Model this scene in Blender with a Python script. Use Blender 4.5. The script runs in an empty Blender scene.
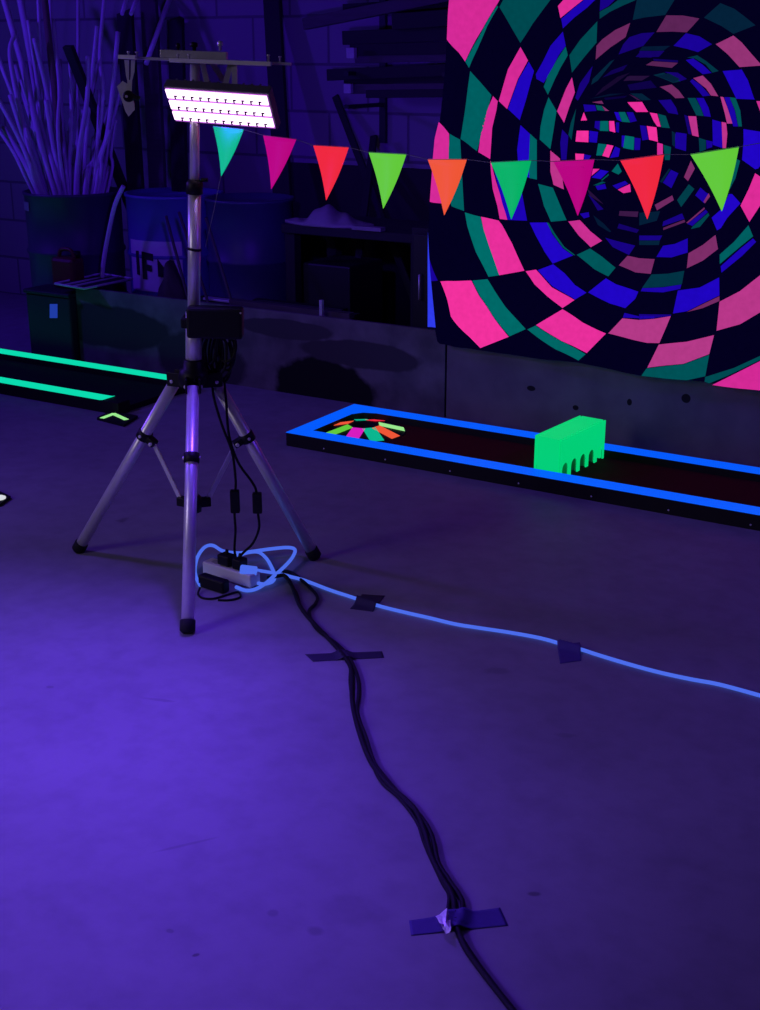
import bpy, bmesh, math, random
from mathutils import Vector, Matrix
random.seed(7)
scn = bpy.context.scene
COL = scn.collection
PI = math.pi
# ------------------------------------------------------------------ camera
FPX, CH = 1300.0, 1.65
PITCH = math.atan(455 / FPX)
YAW = math.radians(31.1)
FW = Vector((-math.sin(YAW) * math.cos(PITCH), math.cos(YAW) * math.cos(PITCH), -math.sin(PITCH)))
RT = Vector((math.cos(YAW), math.sin(YAW), 0))
UP = RT.cross(FW)
EYE = Vector((0, 0, CH))
cam = bpy.data.cameras.new('camera')
cam.sensor_fit = 'VERTICAL'
cam.sensor_height = 36
cam.lens = 36 * FPX / 1010
cam.clip_end = 100
co = bpy.data.objects.new('camera', cam)
COL.objects.link(co)
co.location = EYE
co.rotation_euler = (PI / 2 - PITCH, 0, YAW)
scn.camera = co


def ray(x, y):
    return FW * FPX + RT * (x - 380) - UP * (y - 505)


def atz(x, y, z=0.0):
    d = ray(x, y)
    return EYE + d * ((z - CH) / d.z)


def aty(x, y, Y):
    d = ray(x, y)
    return EYE + d * (Y / d.y)


def atd(x, y, depth):
    return EYE + ray(x, y) * (depth / FPX)


# ------------------------------------------------------------------ materials
def lin(c):
    c = c / 255.0
    return c / 12.92 if c <= 0.04045 else ((c + 0.055) / 1.055) ** 2.4


def rgb(r, g, b):
    return (lin(r), lin(g), lin(b))


def pmat(name, col, rough=0.6, metal=0.0, var=0.2, scale=25.0, emit=None, estr=0.0, bump=0.0, spec=0.5, stretch=None):
    m = bpy.data.materials.new(name)
    m.use_nodes = True
    nt = m.node_tree
    b = nt.nodes['Principled BSDF']
    tc = nt.nodes.new('ShaderNodeTexCoord')
    nz = nt.nodes.new('ShaderNodeTexNoise')
    nz.inputs['Scale'].default_value = scale
    nz.inputs['Detail'].default_value = 5
    src = tc.outputs['Object']
    if stretch:
        mp = nt.nodes.new('ShaderNodeMapping')
        mp.inputs['Scale'].default_value = stretch
        nt.links.new(src, mp.inputs['Vector'])
        src = mp.outputs['Vector']
    nt.links.new(src, nz.inputs['Vector'])
    mx = nt.nodes.new('ShaderNodeMix')
    mx.data_type = 'RGBA'
    mx.inputs['A'].default_value = (*[c * (1 - var) for c in col], 1)
    mx.inputs['B'].default_value = (*[min(1, c * (1 + var)) for c in col], 1)
    nt.links.new(nz.outputs['Fac'], mx.inputs['Factor'])
    nt.links.new(mx.outputs['Result'], b.inputs['Base Color'])
    b.inputs['Roughness'].default_value = rough
    b.inputs['Metallic'].default_value = metal
    b.inputs['Specular IOR Level'].default_value = spec
    if emit:
        b.inputs['Emission Color'].default_value = (*emit, 1)
        b.inputs['Emission Strength'].default_value = estr
    if bump:
        bp = nt.nodes.new('ShaderNodeBump')
        bp.inputs['Strength'].default_value = bump
        bp.inputs['Distance'].default_value = 0.01
        nt.links.new(nz.outputs['Fac'], bp.inputs['Height'])
        nt.links.new(bp.outputs['Normal'], b.inputs['Normal'])
    return m


def fluo(name, c, k=0.85):
    """fluorescent paint, tape or card: it gives off its own colour under ultraviolet light"""
    l = rgb(*c)
    return pmat(name, tuple(0.12 * x + 0.01 for x in l), rough=0.6, var=0.1, emit=l, estr=k, spec=0.2)


M = {}
M['black'] = pmat('black_plastic', (0.007, 0.007, 0.009), 0.5, spec=0.25)
M['rubber'] = pmat('black_rubber', (0.01, 0.01, 0.011), 0.7, spec=0.25)
M['cable'] = pmat('black_cable', (0.008, 0.008, 0.01), 0.6, spec=0.2)
M['steel'] = pmat('brushed_aluminium', (0.8, 0.78, 0.78), 0.36, 0.5, var=0.08, scale=60)
M['zinc'] = pmat('zinc_plated_steel', (0.72, 0.71, 0.74), 0.45, 0.6, var=0.1, scale=50)
M['painted'] = pmat('white_painted_steel', (0.9, 0.89, 0.9), 0.4, var=0.05)
M['housing'] = pmat('lamp_housing', (0.12, 0.11, 0.14), 0.45, 0.3)
M['carpet'] = pmat('dark_red_carpet', (0.085, 0.012, 0.014), 0.95, var=0.4, scale=300, bump=0.3, spec=0.05)
M['rail'] = pmat('black_painted_wood', (0.012, 0.01, 0.012), 0.7, spec=0.2, var=0.3, scale=12)
M['bare'] = pmat('bare_wood', (0.4, 0.36, 0.3), 0.8)
M['white'] = pmat('white_plastic', (0.75, 0.73, 0.72), 0.45, var=0.05)
M['pipe'] = pmat('white_plastic_pipe', (0.62, 0.62, 0.66), 0.5, var=0.15, scale=6)
M['brownstick'] = pmat('weathered_wood', (0.16, 0.12, 0.09), 0.8, var=0.3)
M['drum_dark'] = pmat('dark_painted_drum', (0.05, 0.04, 0.09), 0.5, var=0.4, scale=5)
M['drum_blue'] = pmat('blue_plastic_drum', (0.09, 0.1, 0.34), 0.5, var=0.2, scale=4)
M['label'] = pmat('paper_label', (0.6, 0.6, 0.62), 0.7, var=0.15, scale=14)
M['ink'] = pmat('black_ink', (0.008, 0.008, 0.01), 0.7)
M['bin'] = pmat('dark_bin', (0.018, 0.018, 0.03), 0.6)
M['red'] = pmat('dark_red_plastic', (0.12, 0.012, 0.015), 0.5, var=0.2)
M['timber'] = pmat('dark_timber', (0.07, 0.06, 0.065), 0.8, var=0.35, scale=8, stretch=(1, 8, 8))
M['timber_dark'] = pmat('black_stained_timber', (0.013, 0.012, 0.014), 0.8, var=0.3, scale=8)
M['cloth'] = pmat('grey_dust_sheet', (0.3, 0.28, 0.28), 0.9, var=0.25, scale=12)
M['dark_steel'] = pmat('dark_steel', (0.013, 0.013, 0.018), 0.5, 0.2, var=0.3, scale=9)
M['tape_dark'] = pmat('matt_black_tape', (0.035, 0.03, 0.06), 0.7, var=0.2, scale=30, spec=0.3)
M['tape_blue'] = pmat('blue_violet_tape', (0.07, 0.05, 0.2), 0.6, var=0.2, scale=30, spec=0.3)
M['silver'] = pmat('silver_glint', (0.85, 0.84, 0.86), 0.35, 0.15, var=0.2, scale=60)  # pale base colour carries the glint on the crinkled tape
M['bluecord'] = fluo('pale_blue_cord', (80, 115, 248), 0.85)
M['bluetape'] = fluo('fluorescent_blue_tape', (0, 92, 255), 0.95)
M['teal_tape'] = fluo('fluorescent_green_tape', (10, 235, 185), 0.85)
M['boxgreen'] = fluo('fluorescent_green_paint', (0, 214, 120), 0.92)
M['lime'] = fluo('lime_card', (105, 215, 60))
M['limepale'] = fluo('pale_lime_tape', (165, 250, 150))
M['orange'] = fluo('orange_card', (255, 92, 55))
M['redcard'] = fluo('red_card', (255, 42, 66))
M['magenta'] = fluo('magenta_card', (196, 0, 135))
M['pinkcard'] = fluo('hot_pink_card', (230, 30, 200))
M['teal'] = fluo('teal_card', (8, 195, 150))
M['green'] = fluo('green_card', (0, 190, 108))
M['whitedot'] = fluo('white_card', (235, 240, 240), 0.8)
M['bluelabel'] = fluo('blue_white_sticker', (45, 80, 215), 0.5)


def floor_mat():
    m = bpy.data.materials.new('sealed_concrete')
    m.use_nodes = True
    nt = m.node_tree
    N, L = nt.nodes, nt.links
    b = N['Principled BSDF']
    tc = N.new('ShaderNodeTexCoord')

    def noise(sc, det):
        n = N.new('ShaderNodeTexNoise')
        n.inputs['Scale'].default_value = sc
        n.inputs['Detail'].default_value = det
        L.new(tc.outputs['Object'], n.inputs['Vector'])
        return n
    n1, n2, n3 = noise(1.3, 6), noise(14, 8), noise(5.5, 3)
    r1 = N.new('ShaderNodeValToRGB')
    r1.color_ramp.elements[0].position = 0.3
    r1.color_ramp.elements[0].color = (0.23, 0.225, 0.24, 1)
    r1.color_ramp.elements[1].position = 0.75
    r1.color_ramp.elements[1].color = (0.31, 0.305, 0.32, 1)
    L.new(n1.outputs['Fac'], r1.inputs['Fac'])
    r2 = N.new('ShaderNodeValToRGB')
    r2.color_ramp.elements[0].position = 0.25
    r2.color_ramp.elements[0].color = (0.82, 0.82, 0.82, 1)
    r2.color_ramp.elements[1].position = 0.6
    r2.color_ramp.elements[1].color = (1, 1, 1, 1)
    L.new(n2.outputs['Fac'], r2.inputs['Fac'])
    r3 = N.new('ShaderNodeValToRGB')      # small dark spills
    r3.color_ramp.elements[0].position = 0.74
    r3.color_ramp.elements[0].color = (1, 1, 1, 1)
    r3.color_ramp.elements[1].position = 0.79
    r3.color_ramp.elements[1].color = (0.6, 0.6, 0.6, 1)
    L.new(n3.outputs['Fac'], r3.inputs['Fac'])
    prev = r1.outputs['Color']
    for r in (r2, r3):
        mx = N.new('ShaderNodeMix')
        mx.data_type = 'RGBA'
        mx.blend_type = 'MULTIPLY'
        mx.inputs['Factor'].default_value = 1
        L.new(prev, mx.inputs['A'])
        L.new(r.outputs['Color'], mx.inputs['B'])
        prev = mx.outputs['Result']
    # single spots and an old scratch on the slab: (x px, y px, length, width, turn, darkness)
    for (px, py, la, lb_, an, dk) in ((315, 931, .02, .016, 0, .72), (273, 913, .012, .012, 0, .78), (196, 955, .008, .005, 1, .4), (170, 931, .008, .006, 0, .7), (534, 894, .014, .008, .5, .5), (497, 671, .04, .02, .6, .8),
                                      (185, 845, .09, .005, .95, .8), (160, 700, .05, .008, .3, .8), (50, 687, .012, .008, .2, .75), (565, 735, .03, .012, .4, .85), (345, 910, .08, .05, .3, .87)):
        p = atz(px, py)
        sub = N.new('ShaderNodeVectorMath')
        sub.operation = 'SUBTRACT'
        L.new(tc.outputs['Object'], sub.inputs[0])
        sub.inputs[1].default_value = (p.x + 3, p.y - 2.9, 0)
        mp = N.new('ShaderNodeMapping')
        mp.vector_type = 'TEXTURE'
        mp.inputs['Rotation'].default_value = (0, 0, an)
        mp.inputs['Scale'].default_value = (la, lb_, 1000)
        L.new(sub.outputs[0], mp.inputs['Vector'])
        ln_ = N.new('ShaderNodeVectorMath')
        ln_.operation = 'LENGTH'
        L.new(mp.outputs['Vector'], ln_.inputs[0])
        ad = N.new('ShaderNodeMath')
        ad.operation = 'ADD'
        L.new(ln_.outputs['Value'], ad.inputs[0])
        L.new(n2.outputs['Fac'], ad.inputs[1])
        mr_ = N.new('ShaderNodeMapRange')
        mr_.inputs['From Min'].default_value = 1.1
        mr_.inputs['From Max'].default_value = 1.6
        mr_.inputs['To Min'].default_value = dk
        mr_.inputs['To Max'].default_value = 1
        L.new(ad.outputs[0], mr_.inputs['Value'])
        mx = N.new('ShaderNodeMix')
        mx.data_type = 'RGBA'
        mx.blend_type = 'MULTIPLY'
        mx.inputs['Factor'].default_value = 1
        L.new(prev, mx.inputs['A'])
        L.new(mr_.outputs['Result'], mx.inputs['B'])
        prev = mx.outputs['Result']
    L.new(prev, b.inputs['Base Color'])
    b.inputs['Roughness'].default_value = 0.62
    b.inputs['Specular IOR Level'].default_value = 0.35
    bp = N.new('ShaderNodeBump')
    bp.inputs['Strength'].default_value = 0.12
    bp.inputs['Distance'].default_value = 0.01
    L.new(n2.outputs['Fac'], bp.inputs['Height'])
    L.new(bp.outputs['Normal'], b.inputs['Normal'])
    return m


def block_mat():
    m = bpy.data.materials.new('painted_block_wall')
    m.use_nodes = True
    nt = m.node_tree
    N, L = nt.nodes, nt.links
    b = N['Principled BSDF']
    tc = N.new('ShaderNodeTexCoord')
    mp = N.new('ShaderNodeMapping')
    mp.inputs['Rotation'].default_value = (-PI / 2, 0, 0)
    mp.inputs['Location'].default_value = (0, 0.0, 0)
    L.new(tc.outputs['Object'], mp.inputs['Vector'])
    br = N.new('ShaderNodeTexBrick')
    br.inputs['Scale'].default_value = 1
    br.inputs['Brick Width'].default_value = 0.53
    br.inputs['Row Height'].default_value = 0.262
    br.inputs['Mortar Size'].default_value = 0.009
    br.inputs['Mortar Smooth'].default_value = 0.3
    br.inputs['Color1'].default_value = (0.25, 0.245, 0.26, 1)
    br.inputs['Color2'].default_value = (0.22, 0.215, 0.235, 1)
    br.inputs['Mortar'].default_value = (0.12, 0.117, 0.13, 1)
    L.new(mp.outputs['Vector'], br.inputs['Vector'])
    L.new(br.outputs['Color'], b.inputs['Base Color'])
    b.inputs['Roughness'].default_value = 0.8
    bp = N.new('ShaderNodeBump')
    bp.inputs['Strength'].default_value = 0.5
    bp.inputs['Distance'].default_value = 0.01
    bp.invert = True
    L.new(br.outputs['Fac'], bp.inputs['Height'])
    L.new(bp.outputs['Normal'], b.inputs['Normal'])
    return m


def ply_mat(name, blobs, c0, c1):
    """weathered plywood with dark patches; blobs = (x, z, rx, rz, darkness) in the board's own space"""
    m = bpy.data.materials.new(name)
    m.use_nodes = True
    nt = m.node_tree
    N, L = nt.nodes, nt.links
    b = N['Principled BSDF']
    tc = N.new('ShaderNodeTexCoord')
    nz = N.new('ShaderNodeTexNoise')
    nz.inputs['Scale'].default_value = 6
    nz.inputs['Detail'].default_value = 8
    L.new(tc.outputs['Object'], nz.inputs['Vector'])
    rp = N.new('ShaderNodeValToRGB')
    rp.color_ramp.elements[0].position = 0.35
    rp.color_ramp.elements[0].color = (*c0, 1)
    rp.color_ramp.elements[1].position = 0.65
    rp.color_ramp.elements[1].color = (*c1, 1)
    L.new(nz.outputs['Fac'], rp.inputs['Fac'])
    prev = rp.outputs['Color']
    for (bx, bz, rx, rz, dk) in blobs:
        sub = N.new('ShaderNodeVectorMath')
        sub.operation = 'SUBTRACT'
        L.new(tc.outputs['Object'], sub.inputs[0])
        sub.inputs[1].default_value = (bx, 0, bz)
        ml = N.new('ShaderNodeVectorMath')
        ml.operation = 'MULTIPLY'
        L.new(sub.outputs[0], ml.inputs[0])
        ml.inputs[1].default_value = (1 / rx, 0, 1 / rz)
        ln = N.new('ShaderNodeVectorMath')
        ln.operation = 'LENGTH'
        L.new(ml.outputs[0], ln.inputs[0])
        ad = N.new('ShaderNodeMath')
        ad.operation = 'MULTIPLY_ADD'
        L.new(nz.outputs['Fac'], ad.inputs[0])
        ad.inputs[1].default_value = 0.5
        L.new(ln.outputs['Value'], ad.inputs[2])
        r = N.new('ShaderNodeValToRGB')
        r.color_ramp.elements[0].position = 1.12
        r.color_ramp.elements[0].position = 1.0
        r.color_ramp.elements[0].color = (0, 0, 0, 1)
        sc = N.new('ShaderNodeMath')
        sc.operation = 'MULTIPLY'
        L.new(ad.outputs[0], sc.inputs[0])
        sc.inputs[1].default_value = 0.7
        r.color_ramp.elements[0].position = 0.82
        r.color_ramp.elements[1].position = 0.9
        r.color_ramp.elements[1].color = (1, 1, 1, 1)
        L.new(sc.outputs[0], r.inputs['Fac'])
        mx = N.new('ShaderNodeMix')
        mx.data_type = 'RGBA'
        mx.inputs['A'].default_value = (0.3 * dk * c0[0], 0.3 * dk * c0[1], 0.3 * dk * c0[2], 1)
        L.new(prev, mx.inputs['B'])
        L.new(r.outputs['Color'], mx.inputs['Factor'])
        prev = mx.outputs['Result']
    L.new(prev, b.inputs['Base Color'])
    b.inputs['Roughness'].default_value = 0.85
    b.inputs['Specular IOR Level'].default_value = 0.2
    return m


# ------------------------------------------------------------------ mesh helpers
class MB:
    def __init__(self):
        self.bm = bmesh.new()

    def box(self, c, s, rot=None, bev=0.0):
        r = bmesh.ops.create_cube(self.bm, size=1)
        vs = r['verts']
        mat = Matrix.Translation(Vector(c)) @ (rot.to_4x4() if rot is not None else Matrix()) @ Matrix.Diagonal((*s, 1))
        bmesh.ops.transform(self.bm, matrix=mat, verts=vs)
        if bev:
            es = list({e for v in vs for e in v.link_edges})
            bmesh.ops.bevel(self.bm, geom=es, offset=bev, segments=2, affect='EDGES', profile=0.5)
        return self

    def tube(self, pts, r, n=10, caps=True):
        pts = [Vector(p) for p in pts]
        rs = r if isinstance(r, (list, tuple)) else [r] * len(pts)
        rings = []
        prevx = None
        for i, p in enumerate(pts):
            a = pts[max(0, i - 1)]
            c = pts[min(len(pts) - 1, i + 1)]
            t = (c - a)
            t = t.normalized() if t.length > 1e-9 else Vector((0, 0, 1))
            if prevx is None:
                x = t.orthogonal().normalized()
            else:
                x = prevx - t * prevx.dot(t)
                x = x.normalized() if x.length > 1e-6 else t.orthogonal().normalized()
            prevx = x
            y = t.cross(x)
            rings.append([self.bm.verts.new(p + (x * math.cos(2 * PI * k / n) + y * math.sin(2 * PI * k / n)) * rs[i]) for k in range(n)])
        for a, c in zip(rings, rings[1:]):
            for k in range(n):
                self.bm.faces.new((a[k], a[(k + 1) % n], c[(k + 1) % n], c[k])).smooth = True
        if caps:
            self.bm.faces.new(rings[0][::-1])
            self.bm.faces.new(rings[-1])
        return self

    def lathe(self, prof, c=(0, 0, 0), n=40, axis=None, close=False):
        """prof = (radius, height) pairs turned about axis through c"""
        c = Vector(c)
        ax = Vector(axis).normalized() if axis is not None else Vector((0, 0, 1))
        x = ax.orthogonal().normalized()
        y = ax.cross(x)
        rings = []
        for (r, h) in prof:
            r = max(r, 1e-4)
            rings.append([self.bm.verts.new(c + ax * h + (x * math.cos(2 * PI * k / n) + y * math.sin(2 * PI * k / n)) * r) for k in range(n)])
        for a, b in zip(rings, rings[1:]):
            for k in range(n):
                self.bm.faces.new((a[k], a[(k + 1) % n], b[(k + 1) % n], b[k])).smooth = True
        if not close:
            self.bm.faces.new(rings[0][::-1])
            self.bm.faces.new(rings[-1])
        return self

    def prism(self, poly, d):
        """flat polygon (3D points) pushed out along vector d"""
        d = Vector(d)
        a = [self.bm.verts.new(Vector(p)) for p in poly]
        b = [self.bm.verts.new(Vector(p) + d) for p in poly]
        n = len(poly)
        self.bm.faces.new(a)
        self.bm.faces.new(b[::-1])
        for i in range(n):
            self.bm.faces.new((a[i], b[i], b[(i + 1) % n], a[(i + 1) % n]))
        return self

    def build(self, name, mat, parent=None, sharp=None):
        bm = self.bm
        bmesh.ops.recalc_face_normals(bm, faces=bm.faces[:])
        me = bpy.data.meshes.new(name)
        bm.to_mesh(me)
        bm.free()
        o = bpy.data.objects.new(name, me)
        COL.objects.link(o)
        me.materials.append(mat)
        if parent is not None:
            o.parent = parent
            o.matrix_parent_inverse = parent.matrix_basis.inverted()
        else:
            ctr = sum((v.co for v in me.vertices), Vector()) / len(me.vertices)
            ctr.z = min(v.co.z for v in me.vertices)
            me.transform(Matrix.Translation(-ctr))
            o.location = ctr
        return o


def tag(o, label=None, cat=None, group=None, kind=None):
    if label:
        o['label'] = label
    if cat:
        o['category'] = cat
    if group:
        o['group'] = group
    if kind:
        o['kind'] = kind
    return o


def empty(name, loc, label, cat, group=None):
    o = bpy.data.objects.new(name, None)
    COL.objects.link(o)
    o.location = loc
    o.empty_display_size = 0.05
    return tag(o, label, cat, group)


def catmull(pts, seg=8):
    pts = [Vector(p) for p in pts]
    out = []
    n = len(pts)
    for i in range(n - 1):
        p0, p1, p2, p3 = pts[max(0, i - 1)], pts[i], pts[i + 1], pts[min(n - 1, i + 2)]
        for k in range(seg):
            t = k / seg
            out.append(0.5 * ((2 * p1) + (p2 - p0) * t + (2 * p0 - 5 * p1 + 4 * p2 - p3) * t * t + (3 * p1 - p0 - 3 * p2 + p3) * t ** 3))
    out.append(pts[-1])
    return out


def rotz(a):
    return Matrix.Rotation(a, 3, 'Z')


def frame(xd, zd):
    """3x3 with columns x, y, z from a width direction and an up direction"""
    x = Vector(xd).normalized()
    z = Vector(zd)
    z = (z - x * z.dot(x)).normalized()
    y = z.cross(x)
    return Matrix((x, y, z)).transposed()


# ------------------------------------------------------------------ the room
WALLY = 6.6
fl = MB().box((-3, 2.9, -0.05), (12, 8.8, 0.1)).build('floor', floor_mat())
tag(fl, kind='structure')
wb = MB().box((-3, WALLY + 0.05, 1.6), (12, 0.1, 3.2)).build('wall_back', block_mat())
tag(wb, kind='structure')

# plywood boards standing along the foot of the clutter
BY = 5.27
lb = MB().box((-3.985, BY + 0.012, 0.207), (2.32, 0.02, 0.414)).build('plywood_board', ply_mat('patchy_plywood', [
    (0.47, 0.03, 0.3, 0.18, 0.3), (0.7, 0.25, 0.34, 0.07, 2.0), (0.25, 0.33, 0.3, 0.05, 2.2), (-0.95, 0.22, 0.45, 0.12, 1.6), (-0.3, 0.1, 0.3, 0.16, 1.8)],
    (0.1, 0.088, 0.1), (0.19, 0.165, 0.18)))
tag(lb, 'weathered plywood board with dark patches standing on edge behind the tripod', 'board', 'plywood boards along the back')
rb = MB().box((-0.96, BY + 0.014, 0.19), (3.71, 0.02, 0.38)).build('plywood_board', ply_mat('speckled_plywood', [
    (-1.42, 0.2, 0.02, 0.012, 0.4), (-1.20, 0.14, 0.015, 0.012, 0.4), (-0.70, 0.25, 0.02, 0.02, 0.4), (-0.95, 0.2, 0.012, 0.016, 0.4)],
    (0.16, 0.13, 0.15), (0.21, 0.175, 0.19)))
tag(rb, 'plywood board standing on edge below the checkered tapestry, with small knots', 'board', 'plywood boards along the back')


# ------------------------------------------------------------------ golf lanes
def lane(name, x0, x1, label, tapemat, tape_name, end_left, tape_x1_near=None, tape_x1_far=None):
    y0, y1, h, w = 4.502, 5.066, 0.06, 0.084
    t = empty(name, ((x0 + x1) / 2, (y0 + y1) / 2, 0), label, 'golf lane')
    MB().box(((x0 + x1) / 2, (y0 + y1) / 2, 0.014), (x1 - x0 - 0.02, y1 - y0 - 0.02, 0.028)).build('carpet', M['carpet'] if end_left else M['rail'], t)
    MB().box(((x0 + x1) / 2, y0 + w / 2, h / 2), (x1 - x0, w, h), bev=0.003).build('side_rail', M['rail'], t)
    MB().box(((x0 + x1) / 2, y1 - w / 2, h / 2), (x1 - x0, w, h), bev=0.003).build('side_rail', M['rail'], t)
    if end_left:
        e = MB().box((x0 + w / 2 + 0.001, (y0 + y1) / 2, h / 2 - 0.0005), (w, y1 - y0 - 2 * w, h - 0.001), bev=0.003).build('end_rail', M['rail'], t)
        cr = MB()
        cr.prism([(x0 + w, y1 - w, h - 0.002), (x0 + w + 0.09, y1 - w, h - 0.002), (x0 + w + 0.03, y1 - w - 0.02, h - 0.002), (x0 + w, y1 - w - 0.07, h - 0.002)], (0, 0, -0.03))
        cr.build('corner_fillet', M['rail'], t)
        tp = MB()
        tp.box((x0 + w / 2, (y0 + y1) / 2, h + 0.0012), (w, y1 - y0 - 2 * w, 0.002))
        tp.prism([(x0 + w, y1 - w, h), (x0 + w + 0.09, y1 - w, h), (x0 + w + 0.03, y1 - w - 0.02, h), (x0 + w, y1 - w - 0.07, h)], (0, 0, 0.0022))
        tp.build(tape_name, tapemat, t)
    n1 = tape_x1_near or x1
    f1 = tape_x1_far or x1
    tp = MB()
    tp.box(((x0 + n1) / 2, y0 + w / 2, h + 0.0012), (n1 - x0, w, 0.002))
    if not end_left:   # curled-up tape end
        tp.prism([(n1, y0 + 0.004, h), (n1, y0 + w, h), (n1 + 0.02, y0 + w, h + 0.004), (n1 + 0.012, y0 + 0.006, h + 0.001)], (0, 0, 0.002))
    tp.build(tape_name, tapemat, t)
    MB().box(((x0 + f1) / 2, y1 - w / 2, h + 0.0012), (f1 - x0, w, 0.002)).build(tape_name, tapemat, t)
    return t


blane = lane('golf_lane', -3.2, 0.9, 'long mini golf lane edged in glowing blue tape beneath the tapestry', M['bluetape'], 'blue_tape', True)
glane = lane('golf_lane', -7.2, -4.175, 'mini golf lane edged in two glowing green tape strips, behind the tripod at left', M['teal_tape'], 'green_tape', False, tape_x1_near=-4.29, tape_x1_far=-4.19)
for k in range(7):
    MB().lathe([(0.004, 0), (0.003, 0.002)], (-3.0 + 0.31 * k, 4.502, 0.018), 8, axis=(0, -1, 0)).build('screw', M['steel'], blane)

# putting mound with the ring of cards
MC = atz(364, 430.8, 0.03)
mound = empty('golf_mound', (MC.x, MC.y, 0.0285), 'low black mound ringed with neon cards at the closed end of the blue lane', 'golf obstacle')
MR0, MR1, MH = 0.055, 0.185, 0.0315
MB().lathe([(MR1 + 0.006, 0.0), (MR1, 0.001), (MR0, MH), (MR0 - 0.006, MH), (MR0 - 0.008, 0.006), (0.001, 0.006)], (MC.x, MC.y, 0.0285), 40).build('ramp', M['rail'], mound)


def mound_card(px, py, cm, label, wid, r0=0.068, r1=0.182):
    p = atz(px, py, 0.045)
    d = Vector((p.x - MC.x, p.y - MC.y, 0))
    d.normalize()
    s = Vector((-d.y, d.x, 0))
    slope = MH / (MR1 - MR0)

    def zz(r):
        return 0.0285 + MH * (MR1 - r) / (MR1 - MR0) + 0.002
    pts = []
    for r, k in ((r0, -1), (r1, -1.05), (r1, 1.05), (r0, 1)):
        q = Vector((MC.x, MC.y, 0)) + d * r + s * (k * wid / 2)
        q.z = zz(r) + 0.001
        pts.append(q)
    tag(MB().prism(pts, (0, 0, 0.002)).build('card', cm, mound), label)


for (px, py, cm, lb_, wid) in ((340, 424, 'orange', 'orange card, far left', .055), (338, 431, 'lime', 'lime card, near left', .055), (353, 436, 'pinkcard', 'hot pink card', .06),
                               (377, 438, 'teal', 'teal green card', .06), (393, 434, 'orange', 'orange card, near right', .055), (392, 427, 'limepale', 'pale green card, far right', .055),
                               (360, 416, 'teal', 'small teal card at the far side', .055), (380, 417.5, 'redcard', 'red card at the far side', .05)):
    mound_card(px, py, M[cm], lb_, wid)

# green ball gate with five arched holes
gx0, gx1, gy0, gy1, gz0, gz1 = -2.036, -1.913, 4.6, 4.972, 0.0285, 0.194
gate = empty('ball_gate', ((gx0 + gx1) / 2, (gy0 + gy1) / 2, gz0), 'glowing green box gate with five arched ball holes standing across the blue lane', 'golf obstacle')
outline = [(gy0, gz0), (gy0, gz1), (gy1, gz1), (gy1, gz0)]
ys = []
nA = 5
pit = (gy1 - gy0) / nA
prof = [(gy1, gz0)]
for k in range(nA - 1, -1, -1):
    cy = gy0 + pit * (k + 0.5)
    hw = 0.026
    zt = gz0 + 0.038
    prof.append((cy + hw, gz0))
    for j in range(0, 9):
        a = PI * j / 8
        prof.append((cy + hw * math.cos(a), zt + hw * math.sin(a)))
    prof.append((cy - hw, gz0))
prof.append((gy0, gz0))
prof += [(gy0, gz1), (gy1, gz1)]
MB().prism([(gx1, y, z) for y, z in prof], (-0.005, 0, 0)).build('arch_panel', M['boxgreen'], gate)
MB().prism([(gx0, y, z) for y, z in prof], (0.005, 0, 0)).build('arch_panel', M['boxgreen'], gate)
MB().box(((gx0 + gx1) / 2, gy0 + 0.006, (gz0 + gz1) / 2), (gx1 - gx0 - 0.024, 0.012, gz1 - gz0)).build('end_panel', M['boxgreen'], gate)
MB().box(((gx0 + gx1) / 2, gy1 - 0.006, (gz0 + gz1) / 2), (gx1 - gx0 - 0.024, 0.012, gz1 - gz0)).build('end_panel', M['boxgreen'], gate)
MB().box(((gx0 + gx1) / 2, (gy0 + gy1) / 2, gz1 - 0.006), (gx1 - gx0 - 0.024, gy1 - gy0 - 0.024, 0.012)).build('top_panel', M['boxgreen'], gate)
for k in range(1, nA):
    MB().box(((gx0 + gx1) / 2, gy0 + pit * k, (gz0 + gz1) / 2 - 0.006), (gx1 - gx0 - 0.026, 0.01, gz1 - gz0 - 0.014)).build('divider', M['bare'], gate)

gate.rotation_euler.z = -0.095

# tee marker tiles on the floor
tc_ = atz(118, 419, 0.015)
tile = empty('tee_marker', (tc_.x, tc_.y, 0), 'black tile with a lime arrow on the floor by the green-taped lane', 'marker')
tq = [atz(97, 420, 0.0), atz(112, 412.5, 0.0), atz(138, 418, 0.0), atz(124, 427, 0.0)]
MB().prism(tq, (0, 0, 0.012)).build('base', M['rubber'], tile)


def flat_strip(pts, wid, z, th=0.002):
    mb = MB()
    for a, b in zip(pts, pts[1:]):
        a, b = Vector(a), Vector(b)
        d = (b - a)
        d.z = 0
        d.normalize()
        s = Vector((-d.y, d.x, 0)) * wid / 2
        a0 = Vector((a.x, a.y, z)) - d * wid * 0.2
        b0 = Vector((b.x, b.y, z)) + d * wid * 0.2
        mb.prism([a0 + s, a0 - s, b0 - s, b0 + s], (0, 0, th))
    return mb


ar = flat_strip([atz(102.5, 418, .013), atz(113.5, 413.8, .013), atz(126, 419.5, .013)], 0.024, 0.0125)
ar.build('arrow', M['limepale'], tile)
tc_ = atz(-2, 499, 0.01)
tile = empty('tee_marker', (tc_.x, tc_.y, 0), 'black tile with a glowing white dot on the floor at the left edge', 'marker')
MB().prism([atz(-14, 500), atz(-4, 492), atz(11, 499), atz(0, 507)], (0, 0, 0.012)).build('base', M['rubber'], tile)
MB().lathe([(0.03, 0), (0.03, 0.004), (0.026, 0.006)], (tc_.x, tc_.y, 0.0125), 24).build('dot', M['whitedot'], tile)

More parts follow.
